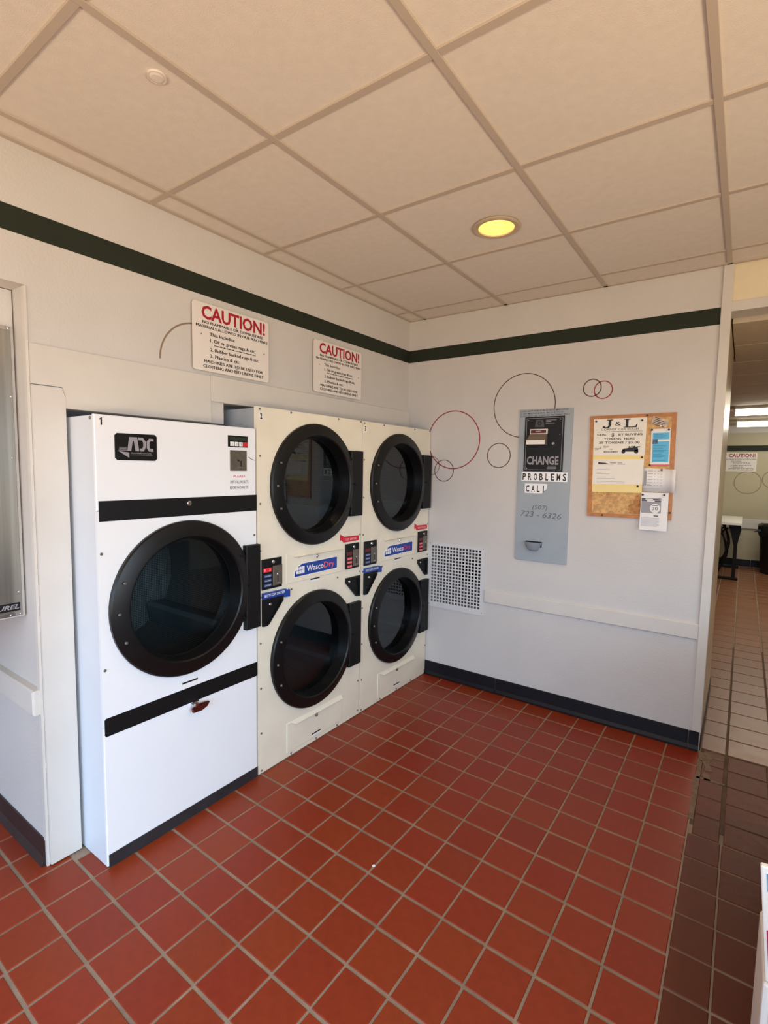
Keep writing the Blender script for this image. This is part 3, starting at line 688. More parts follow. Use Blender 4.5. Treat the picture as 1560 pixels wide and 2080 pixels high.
# ------------------------------------------------------------------ caution signs
def rrect(u0, u1, v0, v1, r, k=5):
    pts = []
    for cu, cv, a in ((u1-r, v0+r, -90), (u1-r, v1-r, 0), (u0+r, v1-r, 90), (u0+r, v0+r, 180)):
        for j in range(k+1):
            t = math.radians(a+90*j/k); pts.append((cu+r*math.cos(t), cv+r*math.sin(t)))
    return pts
def caution(P, u0, v0, w, h, n0, label, tilt=0.0):
    c = P(u0+w/2, v0, n0)
    root = empty('caution_sign', c, label, 'sign', 'caution signs')
    obj('plate', MB().prism(P, rrect(u0, u0+w, v0, v0+h, 0.014), n0, n0+0.003), SIGN, root)
    n = n0+0.0036; X = lambda t: u0+w*t; Z = lambda t: v0+h*t
    obj('lettering', MB().text(P, 'CAUTION!', X(0.525), Z(0.775), h*0.188, n, w*0.84, bold=0.03), REDD, root, label='large red heading')
    b = MB()
    X0 = X
    for dx in (-0.0007, 0.0, 0.0007):      # three passes thicken the print
        X = lambda t: X0(t)+dx
        b.text(P, 'NO FLAMMABLE OR COMBUSTIBLE', X(0.515), Z(0.70), h*0.042, n, w*0.80).text(P, 'MATERIALS ALLOWED IN OUR MACHINES', X(0.51), Z(0.635), h*0.042, n, w*0.94)
        b.text(P, 'This Includes:', X(0.20), Z(0.535), h*0.050, n, w*0.32, 'l').text(P, '1. Oil or grease rags & etc.', X(0.205), Z(0.44), h*0.052, n, w*0.60, 'l')
        b.text(P, '(Vegetable oils, Engine oils, and other cleaning solvents.)', X(0.255), Z(0.395), h*0.020, n, w*0.55, 'l')
        b.text(P, '2. Rubber backed rugs & etc.', X(0.205), Z(0.305), h*0.052, n, w*0.65, 'l').text(P, '3. Plastics & etc.', X(0.205), Z(0.21), h*0.052, n, w*0.385, 'l')
        b.text(P, 'MACHINES ARE TO BE USED FOR', X(0.52), Z(0.125), h*0.046, n, w*0.78).text(P, 'CLOTHING AND BED LINENS ONLY', X(0.52), Z(0.05), h*0.046, n, w*0.80)
    X = X0
    obj('lettering', b, PRINTK, root)
    s = MB()
    for a, c_ in ((0.54, 0.755), (0.10, 0.535), (0.93, 0.46), (0.54, 0.11)): s.knob(P, X(a), Z(c_), 0.0032, n0+0.003, n0+0.006, 8)
    obj('screw', s, SCREW, root)
    return root
caution(Fx(0.014), -1.836, 1.981, 0.449, 0.306, 0.0, 'white caution sign with red heading above dryer 1, the one crossing a painted arc')
caution(Fx(0.014), -1.044, 1.985, 0.446, 0.298, 0.0, 'white caution sign with red heading above the stacked dryers, nearest the corner')
caution(Fy(YR), 1.80, 1.597, 0.438, 0.305, 0.0, 'small distant caution sign on the far wall of the rear room')

# ------------------------------------------------------------------ vent grille
gv = empty('vent_grille', (0.43, 0, 0.53), 'white square-hole vent grille low on the back wall beside dryer 3', 'vent')
NX, NZ = 16, 18
hx0, hx1, hz0, hz1 = 0.232, 0.633, 0.563, 0.988; px_, pz_ = (hx1-hx0)/NX, (hz1-hz0)/NZ
gm = MB(); gx0, gx1, gz0, gz1 = 0.203, 0.662, 0.529, 1.009
us = [gx0]; 
for k in range(NX): us += [hx0+px_*(k+0.16), hx0+px_*(k+0.84)]
us.append(gx1); vs_ = [gz0]
for k in range(NZ): vs_ += [hz0+pz_*(k+0.16), hz0+pz_*(k+0.84)]
vs_.append(gz1)
idx = {}
def gvert(i, j, k):
    if (i, j, k) not in idx:
        idx[(i, j, k)] = len(gm.v); gm.v.append(PYW(us[i], vs_[j], (0.001, 0.005)[k]))
    return idx[(i, j, k)]
for i in range(len(us)-1):
    for j in range(len(vs_)-1):
        if i % 2 == 1 and j % 2 == 1:
            a = [(i, j), (i+1, j), (i+1, j+1), (i, j+1)]
            for q in range(4):
                p, r = a[q], a[(q+1) % 4]; gm.f.append([gvert(*p, 1), gvert(*p, 0), gvert(*r, 0), gvert(*r, 1)])
        else:
            gm.f.append([gvert(i, j, 1), gvert(i+1, j, 1), gvert(i+1, j+1, 1), gvert(i, j+1, 1)])
obj('grille_plate', gm, GRILLE, gv)
obj('rim', MB().frame(PYW, (gx0-0.004, gx1+0.004, gz0-0.004, gz1+0.004), (gx0, gx1, gz0, gz1), 0, 0.006), WHITEB, gv)
screws(PYW, [(0.222, 0.545), (0.645, 0.545), (0.222, 0.998), (0.645, 0.998)], gv, 0.004, SCREW, 0.007)

# ------------------------------------------------------------------ change machine
ch = empty('change_machine', (1.04, 0, 0.957), 'tall grey wall-mounted change machine with black face reading CHANGE', 'change machine')
obj('plate', MB().prism(PYW, [(0.885, 0.957), (1.209, 0.957), (1.209, 1.934), (0.872, 1.936), (0.872, 0.970), (0.876, 0.961)], 0, 0.012), GREYP, ch, bevel=0.002)
n = 0.012
fc = obj('faceplate', MB().pbox(PYW, 0.911, 1.161, 1.542, 1.887, n, n+0.006, 0.001), BLACKG, ch)
obj('inner_border', MB().frame(PYW, (0.921, 1.152, 1.550, 1.879), (0.9235, 1.1495, 1.5525, 1.8765), n+0.006, n+0.0068), SILVER, fc)
obj('lettering', MB().text(PYW, 'CHANGE', 1.034, 1.586, 0.050, n+0.0068, 0.203, bold=0.03), SILVER, fc)
sm = MB()
for k, w_ in enumerate((0.066, 0.032, 0.056)): sm.pbox(PYW, 1.046, 1.046+w_, 1.862-.010*k, 1.8655-.010*k, n+.006, n+.0066)
for k in range(3): sm.pbox(PYW, 1.064+.002*k, 1.122, 1.558+k*0.008, 1.561+k*0.008, n+.006, n+.0066)
obj('lettering', sm, PRINTG, fc)
bi = MB().prism(PYW, [(0.983, 1.868), (0.976, 1.823), (1.037, 1.821), (1.029, 1.866)], n+0.0064, n+0.0068)
obj('bill_picture', fixn(obj('bill_picture', bi, mat('dim_print', srgb(72, 74, 76), .5), fc)).data and MB().lathe(PYW, 1.006, 1.846, [(n+.007, 0.014), (n+.007, 0.006)], 20), PRINTK, fc)
obj('painted_swoosh', MB().tube([(0.925, -n-.0064, 1.700), (0.95, -n-.0064, 1.695), (0.975, -n-.0064, 1.682), (1.0, -n-.0064, 1.674), (1.04, -n-.0064, 1.678), (1.09, -n-.0064, 1.690), (1.12, -n-.0064, 1.708)], 0.0016, 6), mat('olive_dark', srgb(54, 56, 44), .5), fc)
v0 = n+0.006
va = MB().pbox(PYW, 0.949, 1.061, 1.777, 1.809, v0, v0+0.014, 0.002)
val = obj('bill_acceptor', va, mat('validator_white', srgb(222, 216, 208), .35), ch)
obj('slot_window', MB().pbox(PYW, 0.956, 1.054, 1.782, 1.802, v0+.014, v0+.0148), REDDIM, val)
obj('lettering', MB().text(PYW, 'INSERT', 1.005, 1.789, 0.008, v0+.0153, 0.036), PRINTW, val)
sl_ = MB().add([PYW(0.949, 1.776, v0+.012), PYW(1.059, 1.776, v0+.012), PYW(1.060, 1.736, v0+.055), PYW(0.944, 1.736, v0+.055), PYW(0.944, 1.710, v0+.058), PYW(1.060, 1.710, v0+.058),
                PYW(0.949, 1.776, v0), PYW(1.059, 1.776, v0), PYW(0.944, 1.706, v0), PYW(1.060, 1.706, v0)], [(3, 2, 1, 0), (6, 8, 4, 3, 0), (1, 2, 5, 9, 7), (4, 8, 9, 5)])
fixn(obj('bill_tray', sl_, mat('tray_brown', srgb(120, 104, 90), .4), val))
obj('tray_lip', MB().pbox(PYW, 0.943, 1.061, 1.709, 1.737, v0+0.053, v0+.060, 0.002).knob(PYW, 0.972, 1.718, 0.003, v0+.06, v0+.062, 8).knob(PYW, 1.035, 1.718, 0.003, v0+.06, v0+.062, 8), mat('validator_lip', srgb(232, 228, 222), .3), val)
obj('key_lock', MB().knob(PYW, 1.098, 1.716, 0.010, v0, v0+0.010, 16), CHROME, fc)
screws(Fy(-v0), [(0.934, 1.867), (1.138, 1.867), (1.136, 1.773), (0.934, 1.560)], fc, 0.0035, CHROME)
# stickers and handwriting on the grey plate
def letters_sticker(name, pts, chars, z, hh, parent):
    st = obj(name, MB().prism(PYW, pts, n, n+0.0008), mat('bright_sticker', srgb(246, 246, 246), .4), parent)
    b = MB()
    for t, u in chars: b.text(PYW, t, u, z, hh, n+0.0013, {'I': 0.0062, 'L': 0.017}.get(t, 0.022), bold=0.02)
    obj('lettering', b, PRINTK, st)
letters_sticker('letter_sticker', [(0.900, 1.477), (1.193, 1.477), (1.193, 1.537), (0.900, 1.537)], [(c, 0.918+k*0.0367) for k, c in enumerate('PROBLEMS')], 1.485, 0.043, ch)
letters_sticker('letter_sticker', [(0.924, 1.400), (1.037, 1.400), (1.044, 1.411), (1.068, 1.430), (1.069, 1.458), (1.063, 1.462), (0.924, 1.461)], [('C', 0.943), ('A', 0.979), ('L', 1.014), ('I', 1.046)], 1.409, 0.041, ch)
hw = MB().text(PYW, '1. DO NOT FORCE BILLS INTO MACHINE.', 0.876, 1.921, 0.0095, n+.0006, 0.305, 'l', shear=0.25, rot=0.003, bold=0.008)
hw.text(PYW, '2. LET MACHINE PULL BILLS INTO IT.', 0.876, 1.905, 0.0095, n+.0006, 0.275, 'l', shear=0.25, rot=0.004, bold=0.008).text(PYW, '3. DO NOT USE TORN OR TATTERED BILLS.', 0.876, 1.889, 0.0095, n+.0006, 0.315, 'l', shear=0.25, rot=0.012, bold=0.008)
obj('handwriting', hw, MARKER, ch)
obj('handwriting', MB().text(PYW, '(507)', 1.027, 1.296, 0.028, n+.0006, 0.096, shear=0.15, rot=-0.01).text(PYW, '723 - 6326', 1.034, 1.245, 0.036, n+.0006, 0.262, shear=0.2, rot=-0.03), PENCIL, ch)
# coin cup: a shallow scoop
cup = MB(); K = 12; vs = []; 
rings = [(1.086, 0.058, 0.050), (1.060, 0.046, 0.046), (1.036, 0.035, 0.034), (1.026, 0.026, 0.018)]
for z, w_, dpt in rings:
    for k in range(K+1):
        a = PI*k/K; vs.append(PYW(0.998-w_*math.cos(a), z, n+dpt*max(0, math.sin(a))**0.6))
fs = [(r*(K+1)+k, (r+1)*(K+1)+k, (r+1)*(K+1)+k+1, r*(K+1)+k+1) for r in range(len(rings)-1) for k in range(K)]
fs.append(tuple((len(rings)-1)*(K+1)+k for k in range(K+1)))
cup.add(vs, fs, True)
cu_ = obj('coin_cup', cup, GREYD, ch)
obj('cup_mouth', MB().pbox(PYW, 0.945, 1.051, 1.050, 1.088, n, n+0.0006), DARK, cu_)

# ------------------------------------------------------------------ bulletin board and its papers
bb = empty('bulletin_board', (1.54, 0, 1.278), 'cork bulletin board in an oak frame right of the change machine', 'bulletin board')
obj('cork_panel', MB().pbox(PYW, 1.33, 1.752, 1.292, 1.862, 0, 0.0085), CORK, bb)
obj('worn_patch', MB().prism(PYW, [(1.55, 1.305), (1.575, 1.302), (1.61, 1.306), (1.613, 1.36), (1.606, 1.40), (1.595, 1.414), (1.583, 1.408), (1.579, 1.39), (1.57, 1.382), (1.572, 1.366), (1.556, 1.362), (1.545, 1.35), (1.549, 1.338), (1.54, 1.33), (1.553, 1.32)], 0.0, 0.0089), CORKD, bb)
sk = MB(); r_ = random.Random(5)
for k in range(70):
    u, v = r_.uniform(1.36, 1.60), r_.uniform(1.312, 1.42); s_ = r_.uniform(.002, .006)
    sk.prism(PYW, [(u-s_, v-s_*.4), (u+s_*.6, v-s_*.5), (u+s_, v+s_*.4), (u-s_*.3, v+s_*.5)], 0.009, 0.009)
obj('cork_chips', sk, CORKD, bb, kind='stuff')
for pts in ([(1.311, 1.876), (1.764, 1.878), (1.744, 1.857), (1.334, 1.856)], [(1.319, 1.276), (1.344, 1.298), (1.750, 1.300), (1.770, 1.279)],
            [(1.311, 1.876), (1.334, 1.856), (1.344, 1.298), (1.319, 1.276)], [(1.764, 1.878), (1.770, 1.279), (1.750, 1.300), (1.744, 1.857)]):
    fixn(obj('frame_rail', MB().prism(PYW, pts[::-1], 0, 0.0105), WOOD, bb))
def pins(P, pts, parent, mt=PRINTK, n0=0.012):
    for u, v in pts: obj('push_pin', MB().knob(P, u, v, 0.0055, n0, n0+0.008, 10), mt, parent)
pins(PYW, [(1.618, 1.868), (1.406, 1.287), (1.761, 1.322)], bb, mat('bronze_pin', srgb(90, 60, 34), .4, metal=.5), 0.0105)
def paper(name, P, pts, n0, mt, label, th=0.0008, parent=None, cat='paper'):
    if parent is None:
        c = P(sum(a for a, b in pts)/len(pts), min(b for a, b in pts), n0)
        r = empty(name, c, label, cat); fixn(obj('sheet', MB().prism(P, pts, n0, n0+th), mt, r)); return r
    return fixn(obj(name, MB().prism(P, pts, n0, n0+th), mt, parent))
n = 0.0108
po = paper('poster', PYW, [(1.332, 1.856), (1.341, 1.428), (1.345, 1.423), (1.613, 1.427), (1.617, 1.856)], n, YELLOW, 'yellow poster with two white sheets advertising car wash tokens', cat='poster')
paper('poster_sheet', PYW, [(1.3325, 1.857), (1.339, 1.642), (1.617, 1.642), (1.618, 1.857)], n+.001, PAPERC, '', parent=po)
paper('poster_sheet', PYW, [(1.340, 1.618), (1.342, 1.470), (1.612, 1.475), (1.616, 1.620)], n+.001, PAPERC, '', parent=po)
n2 = n+0.0022; k_ = MB()
# serif J and L drawn by hand
def poly(b, pts): b.prism(PYW, pts, n2, n2)
poly(k_, [(1.405, 1.852), (1.405, 1.848), (1.415, 1.846), (1.415, 1.818), (1.410, 1.809), (1.398, 1.808), (1.396, 1.813), (1.388, 1.815), (1.383, 1.810), (1.386, 1.804), (1.398, 1.802), (1.416, 1.803), (1.428, 1.812), (1.430, 1.822), (1.430, 1.846), (1.440, 1.848), (1.440, 1.852)][::-1])
poly(k_, [(1.498, 1.853), (1.498, 1.849), (1.508, 1.847), (1.508, 1.808), (1.497, 1.806), (1.497, 1.803), (1.567, 1.803), (1.570, 1.822), (1.566, 1.822), (1.560, 1.811), (1.546, 1.808), (1.523, 1.808), (1.523, 1.847), (1.534, 1.849), (1.534, 1.853)])
k_.text(PYW, '&', 1.468, 1.815, 0.024, n2, 0.034)
k_.text(PYW, 'CORNER CAR WASH', 1.477, 1.788, 0.013, n2, 0.200)
k_.pbox(PYW, 1.356, 1.598, 1.7800, 1.7818, n2-.0003, n2)
k_.text(PYW, 'SAVE', 1.380, 1.757, 0.012, n2, 0.052, bold=0.02).text(PYW, '$', 1.442, 1.753, 0.019, n2, 0.016, bold=0.03).text(PYW, 'BY BUYING', 1.536, 1.757, 0.012, n2, 0.126, bold=0.02)
k_.text(PYW, 'TOKENS  HERE', 1.477, 1.733, 0.012, n2, 0.166, bold=0.02).text(PYW, '25 TOKENS / $5.00', 1.477, 1.711, 0.012, n2, 0.220, bold=0.02)
k_.text(PYW, 'Thank', 1.347, 1.671, 0.014, n2, 0.040, 'l', shear=0.4, rot=0.3).text(PYW, 'You', 1.396, 1.685, 0.014, n2, 0.030, 'l', shear=0.4, rot=0.2)
k_.text(PYW, 'THE', 1.435, 1.674, 0.006, n2, 0.02).text(PYW, 'MANAGEMENT', 1.437, 1.659, 0.008, n2, 0.080, bold=0.02)
obj('lettering', k_, PRINTK, po)
cr_ = MB()
def P2(pts): cr_.prism(PYW, pts, n2, n2)
P2([(1.496, 1.668), (1.499, 1.677), (1.507, 1.682), (1.525, 1.684), (1.533, 1.688), (1.553, 1.687), (1.556, 1.695), (1.562, 1.697), (1.568, 1.692), (1.575, 1.693), (1.592, 1.694), (1.592, 1.691), (1.578, 1.687), (1.583, 1.675), (1.580, 1.664), (1.515, 1.664)][::-1])
cr_.disc(PYW, 1.504, 1.663, 0.0105, n2, 14).disc(PYW, 1.572, 1.664, 0.0115, n2, 14).disc(PYW, 1.535, 1.692, 0.004, n2, 8).disc(PYW, 1.548, 1.694, 0.004, n2, 8)
obj('old_car_picture', cr_, PRINTK, po)
ln = MB()
for u0, u1, v, t in ((1.365, 1.455, 1.612, .002), (1.366, 1.456, 1.586, .002), (1.475, 1.518, 1.588, .004), (1.364, 1.42, 1.566, .002), (1.364, 1.435, 1.558, .003), (1.364, 1.39, 1.539, .002), (1.364, 1.435, 1.531, .003),
                     (1.364, 1.42, 1.513, .002), (1.364, 1.468, 1.505, .003), (1.364, 1.52, 1.486, .003), (1.364, 1.52, 1.479, .002)): ln.pbox(PYW, u0, u1, v, v+t, n2-.0003, n2)
obj('print_lines', ln, PRINTLG, po)
obj('print_lines', MB().prism(PYW, [(1.368, 1.592), (1.428, 1.592), (1.41, 1.598), (1.37, 1.602)], n2, n2).pbox(PYW, 1.436, 1.470, 1.5965, 1.5995, n2-.0003, n2).pbox(PYW, 1.476, 1.502, 1.5965, 1.599, n2-.0003, n2), PRINTK, po)
pins(PYW, [(1.346, 1.844), (1.594, 1.841), (1.604, 1.631), (1.591, 1.465)], po)
cd_ = paper('news_clipping', PYW, [(1.649, 1.863), (1.638, 1.818), (1.718, 1.796), (1.731, 1.834)], 0.0108, CARD, 'small tilted newspaper clipping in the top right corner of the cork board')
cl = MB()
for k in range(5):
    u_, v_ = 1.657-.002*k, 1.854-k*0.009; w_ = 0.030 if k == 0 else 0.054-.006*(k % 2)
    cl.prism(PYW, [(u_, v_), (u_+w_, v_-w_*.376), (u_+w_, v_-w_*.376+.0035), (u_, v_+.0035)], 0.0117, 0.0119)
obj('lettering', cl, PRINTK, cd_)
pins(PYW, [(1.690, 1.806)], cd_, PRINTW)
bf = paper('flyer', PYW, [(1.643, 1.789), (1.649, 1.583), (1.743, 1.584), (1.739, 1.791)], 0.0110, PAPER, 'narrow flyer with a light blue panel and red bottom edge')
paper('blue_panel', PYW, [(1.652, 1.768), (1.656, 1.603), (1.737, 1.605), (1.735, 1.769)], 0.0118, BLUEL, '', parent=bf, th=.0003)
paper('red_edge', PYW, [(1.648, 1.591), (1.649, 1.583), (1.743, 1.584), (1.743, 1.592)], 0.0118, PINK, '', parent=bf, th=.0003)
paper('white_bar', PYW, [(1.680, 1.731), (1.680, 1.719), (1.7365, 1.720), (1.7365, 1.732)], 0.0121, PAPER, '', parent=bf, th=.0003)
q = MB().pbox(PYW, 1.653, 1.678, 1.706, 1.733, 0.0122, 0.0123)
obj('photo_patch', q, mat('photo_dark', srgb(70, 96, 120), .5, .5, 120), bf)
q = MB()
for k, z in enumerate((1.758, 1.751, 1.744, 1.738, 1.694, 1.688, 1.682, 1.670, 1.662, 1.655, 1.648, 1.641, 1.634, 1.627, 1.612)): q.pbox(PYW, 1.659, 1.66+0.068*(0.6+0.4*((k*37) % 10)/10), z, z+0.0018, 0.0121, 0.0123)
obj('print_lines', q, mat('blue_dark_print', srgb(44, 110, 160), .5), bf)
pins(PYW, [(1.647, 1.785), (1.731, 1.784), (1.646, 1.587)], bf)
# price sheet: right side curls off the board
vs = []; K = 8
for k in range(K+1):
    t = k/K; u = 1.614+0.166*t; nn = 0.012+0.002*t+(0.03*(max(0, t-0.6)/0.4)**2)
    vs += [PYW(u+0.002*0, 1.434+0.003*(1-t), nn), PYW(u, 1.572-0.009*t, nn)]
fs = [(2*k, 2*k+2, 2*k+3, 2*k+1) for k in range(K)]
ts = empty('price_sheet', PYW(1.697, 1.434, 0.012), 'white sheet with a printed table, curling past the board edge', 'paper')
so = obj('sheet', MB().add(vs, fs, True), PAPER, ts)
md = so.modifiers.new('thick', 'SOLIDIFY'); md.thickness = 0.0008; md.offset = 1.0
q = MB().pbox(PYW, 1.620, 1.634, 1.470, 1.555, 0.0140, 0.0146)
obj('grey_column', q, PRINTG, ts)
q = MB()
for r in range(6):
    z = 1.553-0.0165*r
    q.pbox(PYW, 1.638, 1.664, z, z+.0022, 0.0145, 0.0150); 
    for c in range(3): q.pbox(PYW, 1.672+c*0.016, 1.679+c*0.016, z, z+.002, 0.0152, 0.0156)
q.pbox(PYW, 1.636, 1.655, 1.474, 1.4775, 0.0146, 0.015).pbox(PYW, 1.622, 1.70, 1.452, 1.453, 0.0146, 0.0152)
obj('print_lines', q, PRINTG, ts)
pins(PYW, [(1.708, 1.561)], ts, mat('red_pin', srgb(120, 30, 46), .4), 0.014)
fl = paper('flyer', PYW, [(1.614, 1.431), (1.611, 1.217), (1.752, 1.216), (1.751, 1.432)], 0.0195, PAPER, 'white flyer with grey box and round 30 badge hanging below the board')
paper('grey_box', PYW, [(1.616, 1.400), (1.617, 1.315), (1.717, 1.316), (1.716, 1.401)], 0.0203, PRINTG, '', parent=fl, th=.0003)
obj('badge', MB().disc(PYW, 1.687, 1.343, 0.0262, 0.0209, 28), PAPER, fl)
obj('lettering', MB().text(PYW, '30', 1.687, 1.332, 0.018, 0.0213, 0.028).pbox(PYW, 1.672, 1.702, 1.357, 1.3595, 0.0210, 0.0213), PRINTK, fl)
q = MB()
for u0, u1, v in ((1.617, 1.635, 1.392), (1.675, 1.708, 1.390), (1.617, 1.642, 1.384), (1.685, 1.714, 1.380), (1.682, 1.706, 1.298)): q.pbox(PYW, u0, u1, v, v+.005, 0.0206, 0.0209)
obj('print_lines', q, PRINTK, fl)
q = MB().pbox(PYW, 1.637, 1.674, 1.391, 1.396, .0206, .0209).pbox(PYW, 1.645, 1.683, 1.381, 1.387, .0206, .0209)
obj('white_bar', q, PAPER, fl)
q = MB()
for k in range(9): q.pbox(PYW, 1.618, 1.712-.01*(k % 3 == 2), 1.286-k*0.0058, 1.289-k*0.0058, 0.0204, 0.0207)
obj('print_lines', q, PRINTLG, fl)
pins(PYW, [(1.621, 1.418), (1.729, 1.420)], fl, PRINTK, 0.0203)

# ------------------------------------------------------------------ stainless change cabinet in the alcove
lc = empty('coin_cabinet', (-0.105, -2.9, 0.96), 'stainless steel front of a wall cabinet in the alcove at the left', 'cabinet')
obj('cabinet_body', MB().box(-0.7, -0.105, -3.4, YPF-0.004, 0.965, 2.158), WALL, lc)
PL = Fx(-0.105)
obj('front_panel', MB().pbox(PL, -3.35, -2.503, 0.972, 2.026, 0, 0.012, 0.002), STEEL, lc)
obj('panel_rim', MB().pbox(PL, -3.35, -2.503, 2.013, 2.026, 0.012, 0.014).pbox(PL, -3.35, -2.503, 0.972, 0.985, 0.012, 0.014), CHROME, lc)
nb = obj('brand_plate', MB().pbox(PL, -2.70, -2.5115, 0.992, 1.022, 0.012, 0.014), BLACKG, lc)
obj('lettering', MB().text(PL, 'LAUREL', -2.515, 1.000, 0.016, 0.0147, 0.105, 'r', bold=0.03, shear=0.3), SILVER, nb)
screws(Fx(-0.093), [(-2.508, 1.78), (-2.512, 1.56), (-2.512, 1.06), (-2.54, 0.978), (-2.51, 0.978), (-2.51, 2.02)], lc, 0.004, CHROME)
# ------------------------------------------------------------------ ceiling fittings
def downlight(x, y, label, zc=H):
    P = Fd(zc); r = empty('recessed_downlight', (x, y, zc), label, 'light')
    obj('trim_ring', MB().lathe(P, x, y, [(0.0, 0.104), (0.004, 0.104), (0.007, 0.098), (0.005, 0.080), (0.0, DLR), (-0.01, DLR)], 48), DLTRIM, r)
    obj('reflector', MB().lathe(P, x, y, [(0.0, DLR), (-0.05, 0.066), (-0.10, 0.045), (-0.10, 0.0)], 48), GOLD, r)
    obj('bulb', MB().lathe(P, x, y, [(-0.098, 0.02), (-0.075, 0.030), (-0.055, 0.026), (-0.046, 0.0)], 20), BULB, r)
    l = bpy.data.lights.new('lamp', 'SPOT'); l.energy = 14; l.color = (1.0, 0.78, 0.45); l.spot_size = math.radians(120); l.spot_blend = 0.6; l.shadow_soft_size = 0.04
    lo = bpy.data.objects.new('downlight_lamp', l); COL.objects.link(lo); lo.location = (x, y, zc-0.012)
    return r
downlight(DL[0], DL[1], 'round recessed downlight with a glowing yellow reflector')
l = bpy.data.lights.new('lamp', 'SPOT'); l.energy = 30; l.color = (1.0, 0.80, 0.48); l.spot_size = math.radians(150); l.spot_blend = 0.6; l.shadow_soft_size = 0.05
lo = bpy.data.objects.new('downlight_lamp', l); COL.objects.link(lo); lo.location = (2.9, -0.5, H-0.012)
sp = obj('sprinkler_cover', MB().knob(Fd(H-0.004+.008), 0.676, -2.386, 0.021, 0.0, 0.008, 24).ring(Fd(H+.004), 0.676, -2.386, 0.0235, 0.004, 0.006, 24), CEIL, org=(0.676, -2.386, H))
tag(sp, 'small round white cover plate on a ceiling panel at upper left', 'sprinkler')

# ------------------------------------------------------------------ rear room things
def strip_light(y, x0, x1, dy, h, label):
    r = empty('fluorescent_fixture', ((x0+x1)/2, y, HR-h), label, 'light', 'rear room fluorescents')
    obj('pan', MB().box(x0, x1, y-0.02, y+dy+0.02, HR-0.035, HR-0.001), FIXT, r)
    K = 10; pts = [(y+dy/2-dy/2*math.cos(PI*k/K), HR-0.03-(h-0.03)*math.sin(PI*k/K)**0.5) for k in range(K+1)]
    b = MB(); vs = [(x, p[0], p[1]) for x in (x0+0.01, x1-0.01) for p in pts]; kk = K+1
    fs = [(k, k+1, kk+k+1, kk+k) for k in range(K)]+[tuple(range(kk))[::-1], tuple(range(kk, 2*kk))]
    obj('lens', b.add(vs, fs), FLUO, r)
    for x in (x0, x1-0.012): obj('end_cap', MB().box(x, x+0.012, y-0.004, y+dy+0.004, HR-h*0.95, HR-0.001), FIXT, r)
strip_light(4.25, 1.94, 3.16, 0.25, 0.10, 'fluorescent ceiling fixture in the rear room, nearer one')
strip_light(6.05, 1.94, 3.16, 0.25, 0.10, 'fluorescent ceiling fixture in the rear room, farther one by the far wall')
area('rear_tubes', (3.0, 3.2, 2.2), (3.0, 3.2, 0.0), 2.0, 3.0, 26, (1.0, 0.88, 0.64))
# folding table
tb = empty('folding_table', (1.5, 6.3, 0), 'white topped table on dark iron legs in the rear room', 'table')
obj('table_top', MB().pbox(Fz(0.815), 0.9, 2.10, 5.60, 7.05, 0, 0.035, 0.004), TABLEW, tb)
for yy in (5.72, 6.9):
    P = Fy(yy)
    lg = MB().prism(P, [(2.09, 0.815), (1.94, 0.815), (1.985, 0.66), (2.02, 0.5), (2.02, 0.03), (2.065, 0.03), (2.06, 0.48), (2.075, 0.6), (2.10, 0.74)], -0.025, 0.025)
    fixn(obj('leg', lg, IRON, tb))
    obj('foot_bar', MB().pbox(P, 1.2, 2.10, 0.0, 0.035, -0.03, 0.03, 0.006), IRON, tb)
    sc = MB()
    for s_ in (0, 1):
        pts = []
        for k in range(13):
            t = k/12; pts.append((1.80+0.16*math.sin(PI*t)*(1-s_*0.4)+0.04*s_-0.02*t, yy, 0.78-0.75*t))
        sc.tube(pts, 0.013, 6)
    pts = [(1.70+0.02*k, yy, 0.70+0.05*math.sin(k*0.7)) for k in range(13)]
    sc.tube(pts, 0.014, 6)
    obj('scroll_brace', sc, IRON, tb)
# bin
tc = empty('trash_can', (2.55, 6.65, 0), 'black trash can with a black liner against the far wall', 'bin')
obj('bin_body', MB().lathe(Fz(0), 2.60, 6.72, [(0.0, 0.0), (0.0, 0.21), (0.03, 0.225), (0.70, 0.262), (0.74, 0.27), (0.74, 0.25)], 28), BIN, tc)
b = MB(); K = 28; prof = [(0.60, 0.272), (0.66, 0.282), (0.745, 0.285), (0.77, 0.268), (0.75, 0.24), (0.60, 0.22)]; vs = []
rb = random.Random(2); wob = [rb.uniform(-1, 1) for _ in range(K)]
for j, (z, r) in enumerate(prof):
    for k in range(K):
        a = 2*PI*k/K; rr = r+0.012*wob[k]*(1 if j < 4 else 0.3); zz = z+(0.03*wob[(k*3) % K] if j == 0 else 0.012*wob[(k*5) % K])
        vs.append((2.60+rr*math.cos(a), 6.72+rr*math.sin(a), zz))
fs = [(j*K+k, j*K+(k+1) % K, (j+1)*K+(k+1) % K, (j+1)*K+k) for j in range(len(prof)-1) for k in range(K)]
obj('bin_liner', b.add(vs, fs, True), BAG, tc)
obj('liner_knot', MB().prism(Fy(6.6), [(2.345, 0.70), (2.26, 0.655), (2.265, 0.645), (2.33, 0.66), (2.36, 0.665)][::-1], 0, 0.05), BAG, tc)

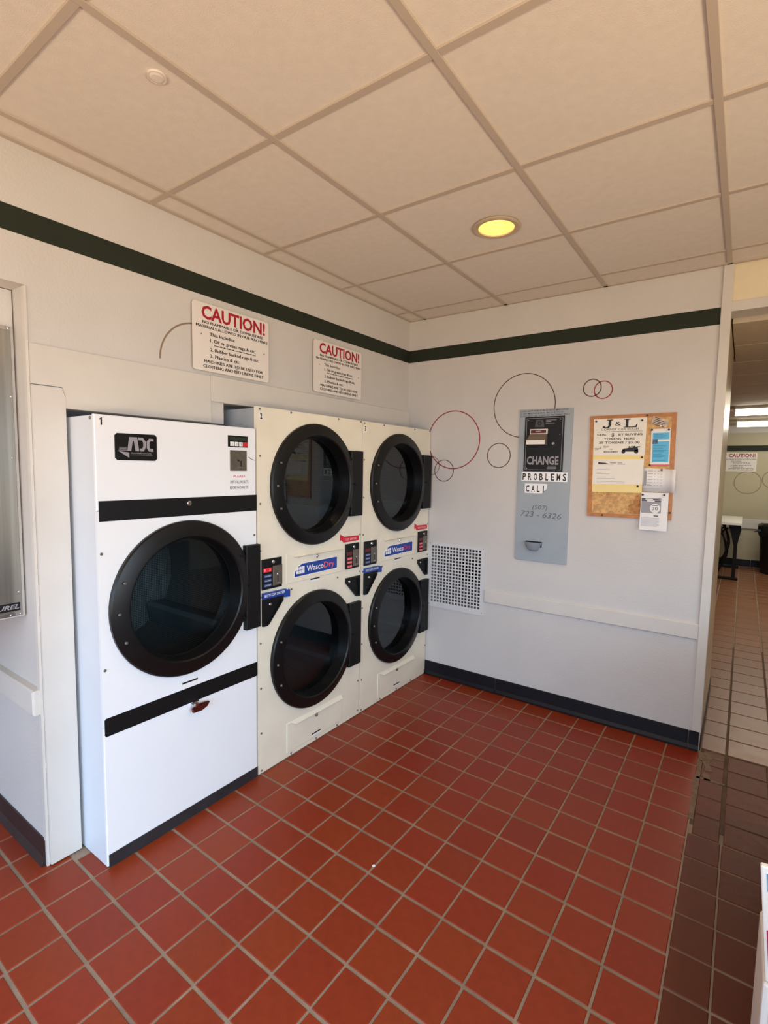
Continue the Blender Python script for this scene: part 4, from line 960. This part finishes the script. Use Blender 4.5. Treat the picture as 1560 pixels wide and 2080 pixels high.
# ------------------------------------------------------------------ cartons at the right edge of the frame
Y0 = -2.0
c1 = empty('carton', (2.33, Y0+0.1, 0), 'plain white carton on the floor at the right edge, under a printed packet', 'carton')
obj('box', MB().box(2.186, 2.46, Y0, Y0+0.22, 0, 0.497), CARTON, c1, bevel=0.006)
obj('side_panel', MB().pbox(Fy(Y0), 2.199, 2.45, 0.03, 0.470, 0, 0.002), mat('carton_panel', srgb(214, 204, 190), .55, .08, 20), c1)
c2_ = empty('packet', (2.33, Y0, 0.4985), 'flat printed packet with blue print and red band standing on the white carton', 'packet')
th = math.radians(5.5); ct, st_ = math.cos(th), math.sin(th)
class Ft:
    def __call__(s, u, v, n=0.0): return (2.190+u*ct-v*st_*1.0, Y0+0.004-n, 0.4985+v*ct+u*st_)
PT = Ft()
obj('packet_body', MB().pbox(PT, 0, 0.25, 0.0, 0.246, -0.014, 0.0), CARTON, c2_, bevel=0.003)
obj('blue_print', MB().pbox(PT, 0.010, 0.24, 0.195, 0.232, 0, 0.001), TEAL, c2_)
obj('white_band', MB().pbox(PT, 0.011, 0.24, 0.118, 0.19, 0, 0.001), CARTON, c2_)
obj('red_band', MB().pbox(PT, 0.006, 0.24, 0.035, 0.112, 0, 0.001), mat('crimson', srgb(176, 32, 70), .5), c2_)
obj('salmon_band', MB().pbox(PT, 0.011, 0.24, 0.045, 0.108, 0.001, 0.0016), ORANGE, c2_)
obj('blue_print', MB().pbox(PT, 0.012, 0.24, 0.008, 0.028, 0, 0.001), TEAL, c2_)
ctn = obj('shade_blocker', MB().box(2.52, 3.2, -2.6, -2.1, 0.0, 0.86).box(2.30, 3.2, -1.75, -0.55, 0.0, 0.86).box(2.52, 3.2, -2.1, -1.75, 0.0, 0.86), BLOCKER, org=(2.85, -1.7, 0))  # unseen block, added to shade the floor at the right
tag(ctn, 'unseen low dark block added right of the cartons to shade the floor', 'shade block')
sc = obj('paper_scrap', MB().prism(Fz(0), [(0.9, 0), (1, 0), (1, 1), (0.9, 1)], 0, 0.001), PAPER, org=(0, 0, 0))
bpy.data.objects.remove(sc)
pr = MB().prism(Fz(0.0), [(1.003, -1.752), (1.013, -1.750), (1.014, -1.744), (1.006, -1.742)], 0.0005, 0.004)
tag(obj('paper_scrap', pr, PAPER, org=(1.008, -1.747, 0)), 'tiny white scrap lying on a red floor tile', 'litter')
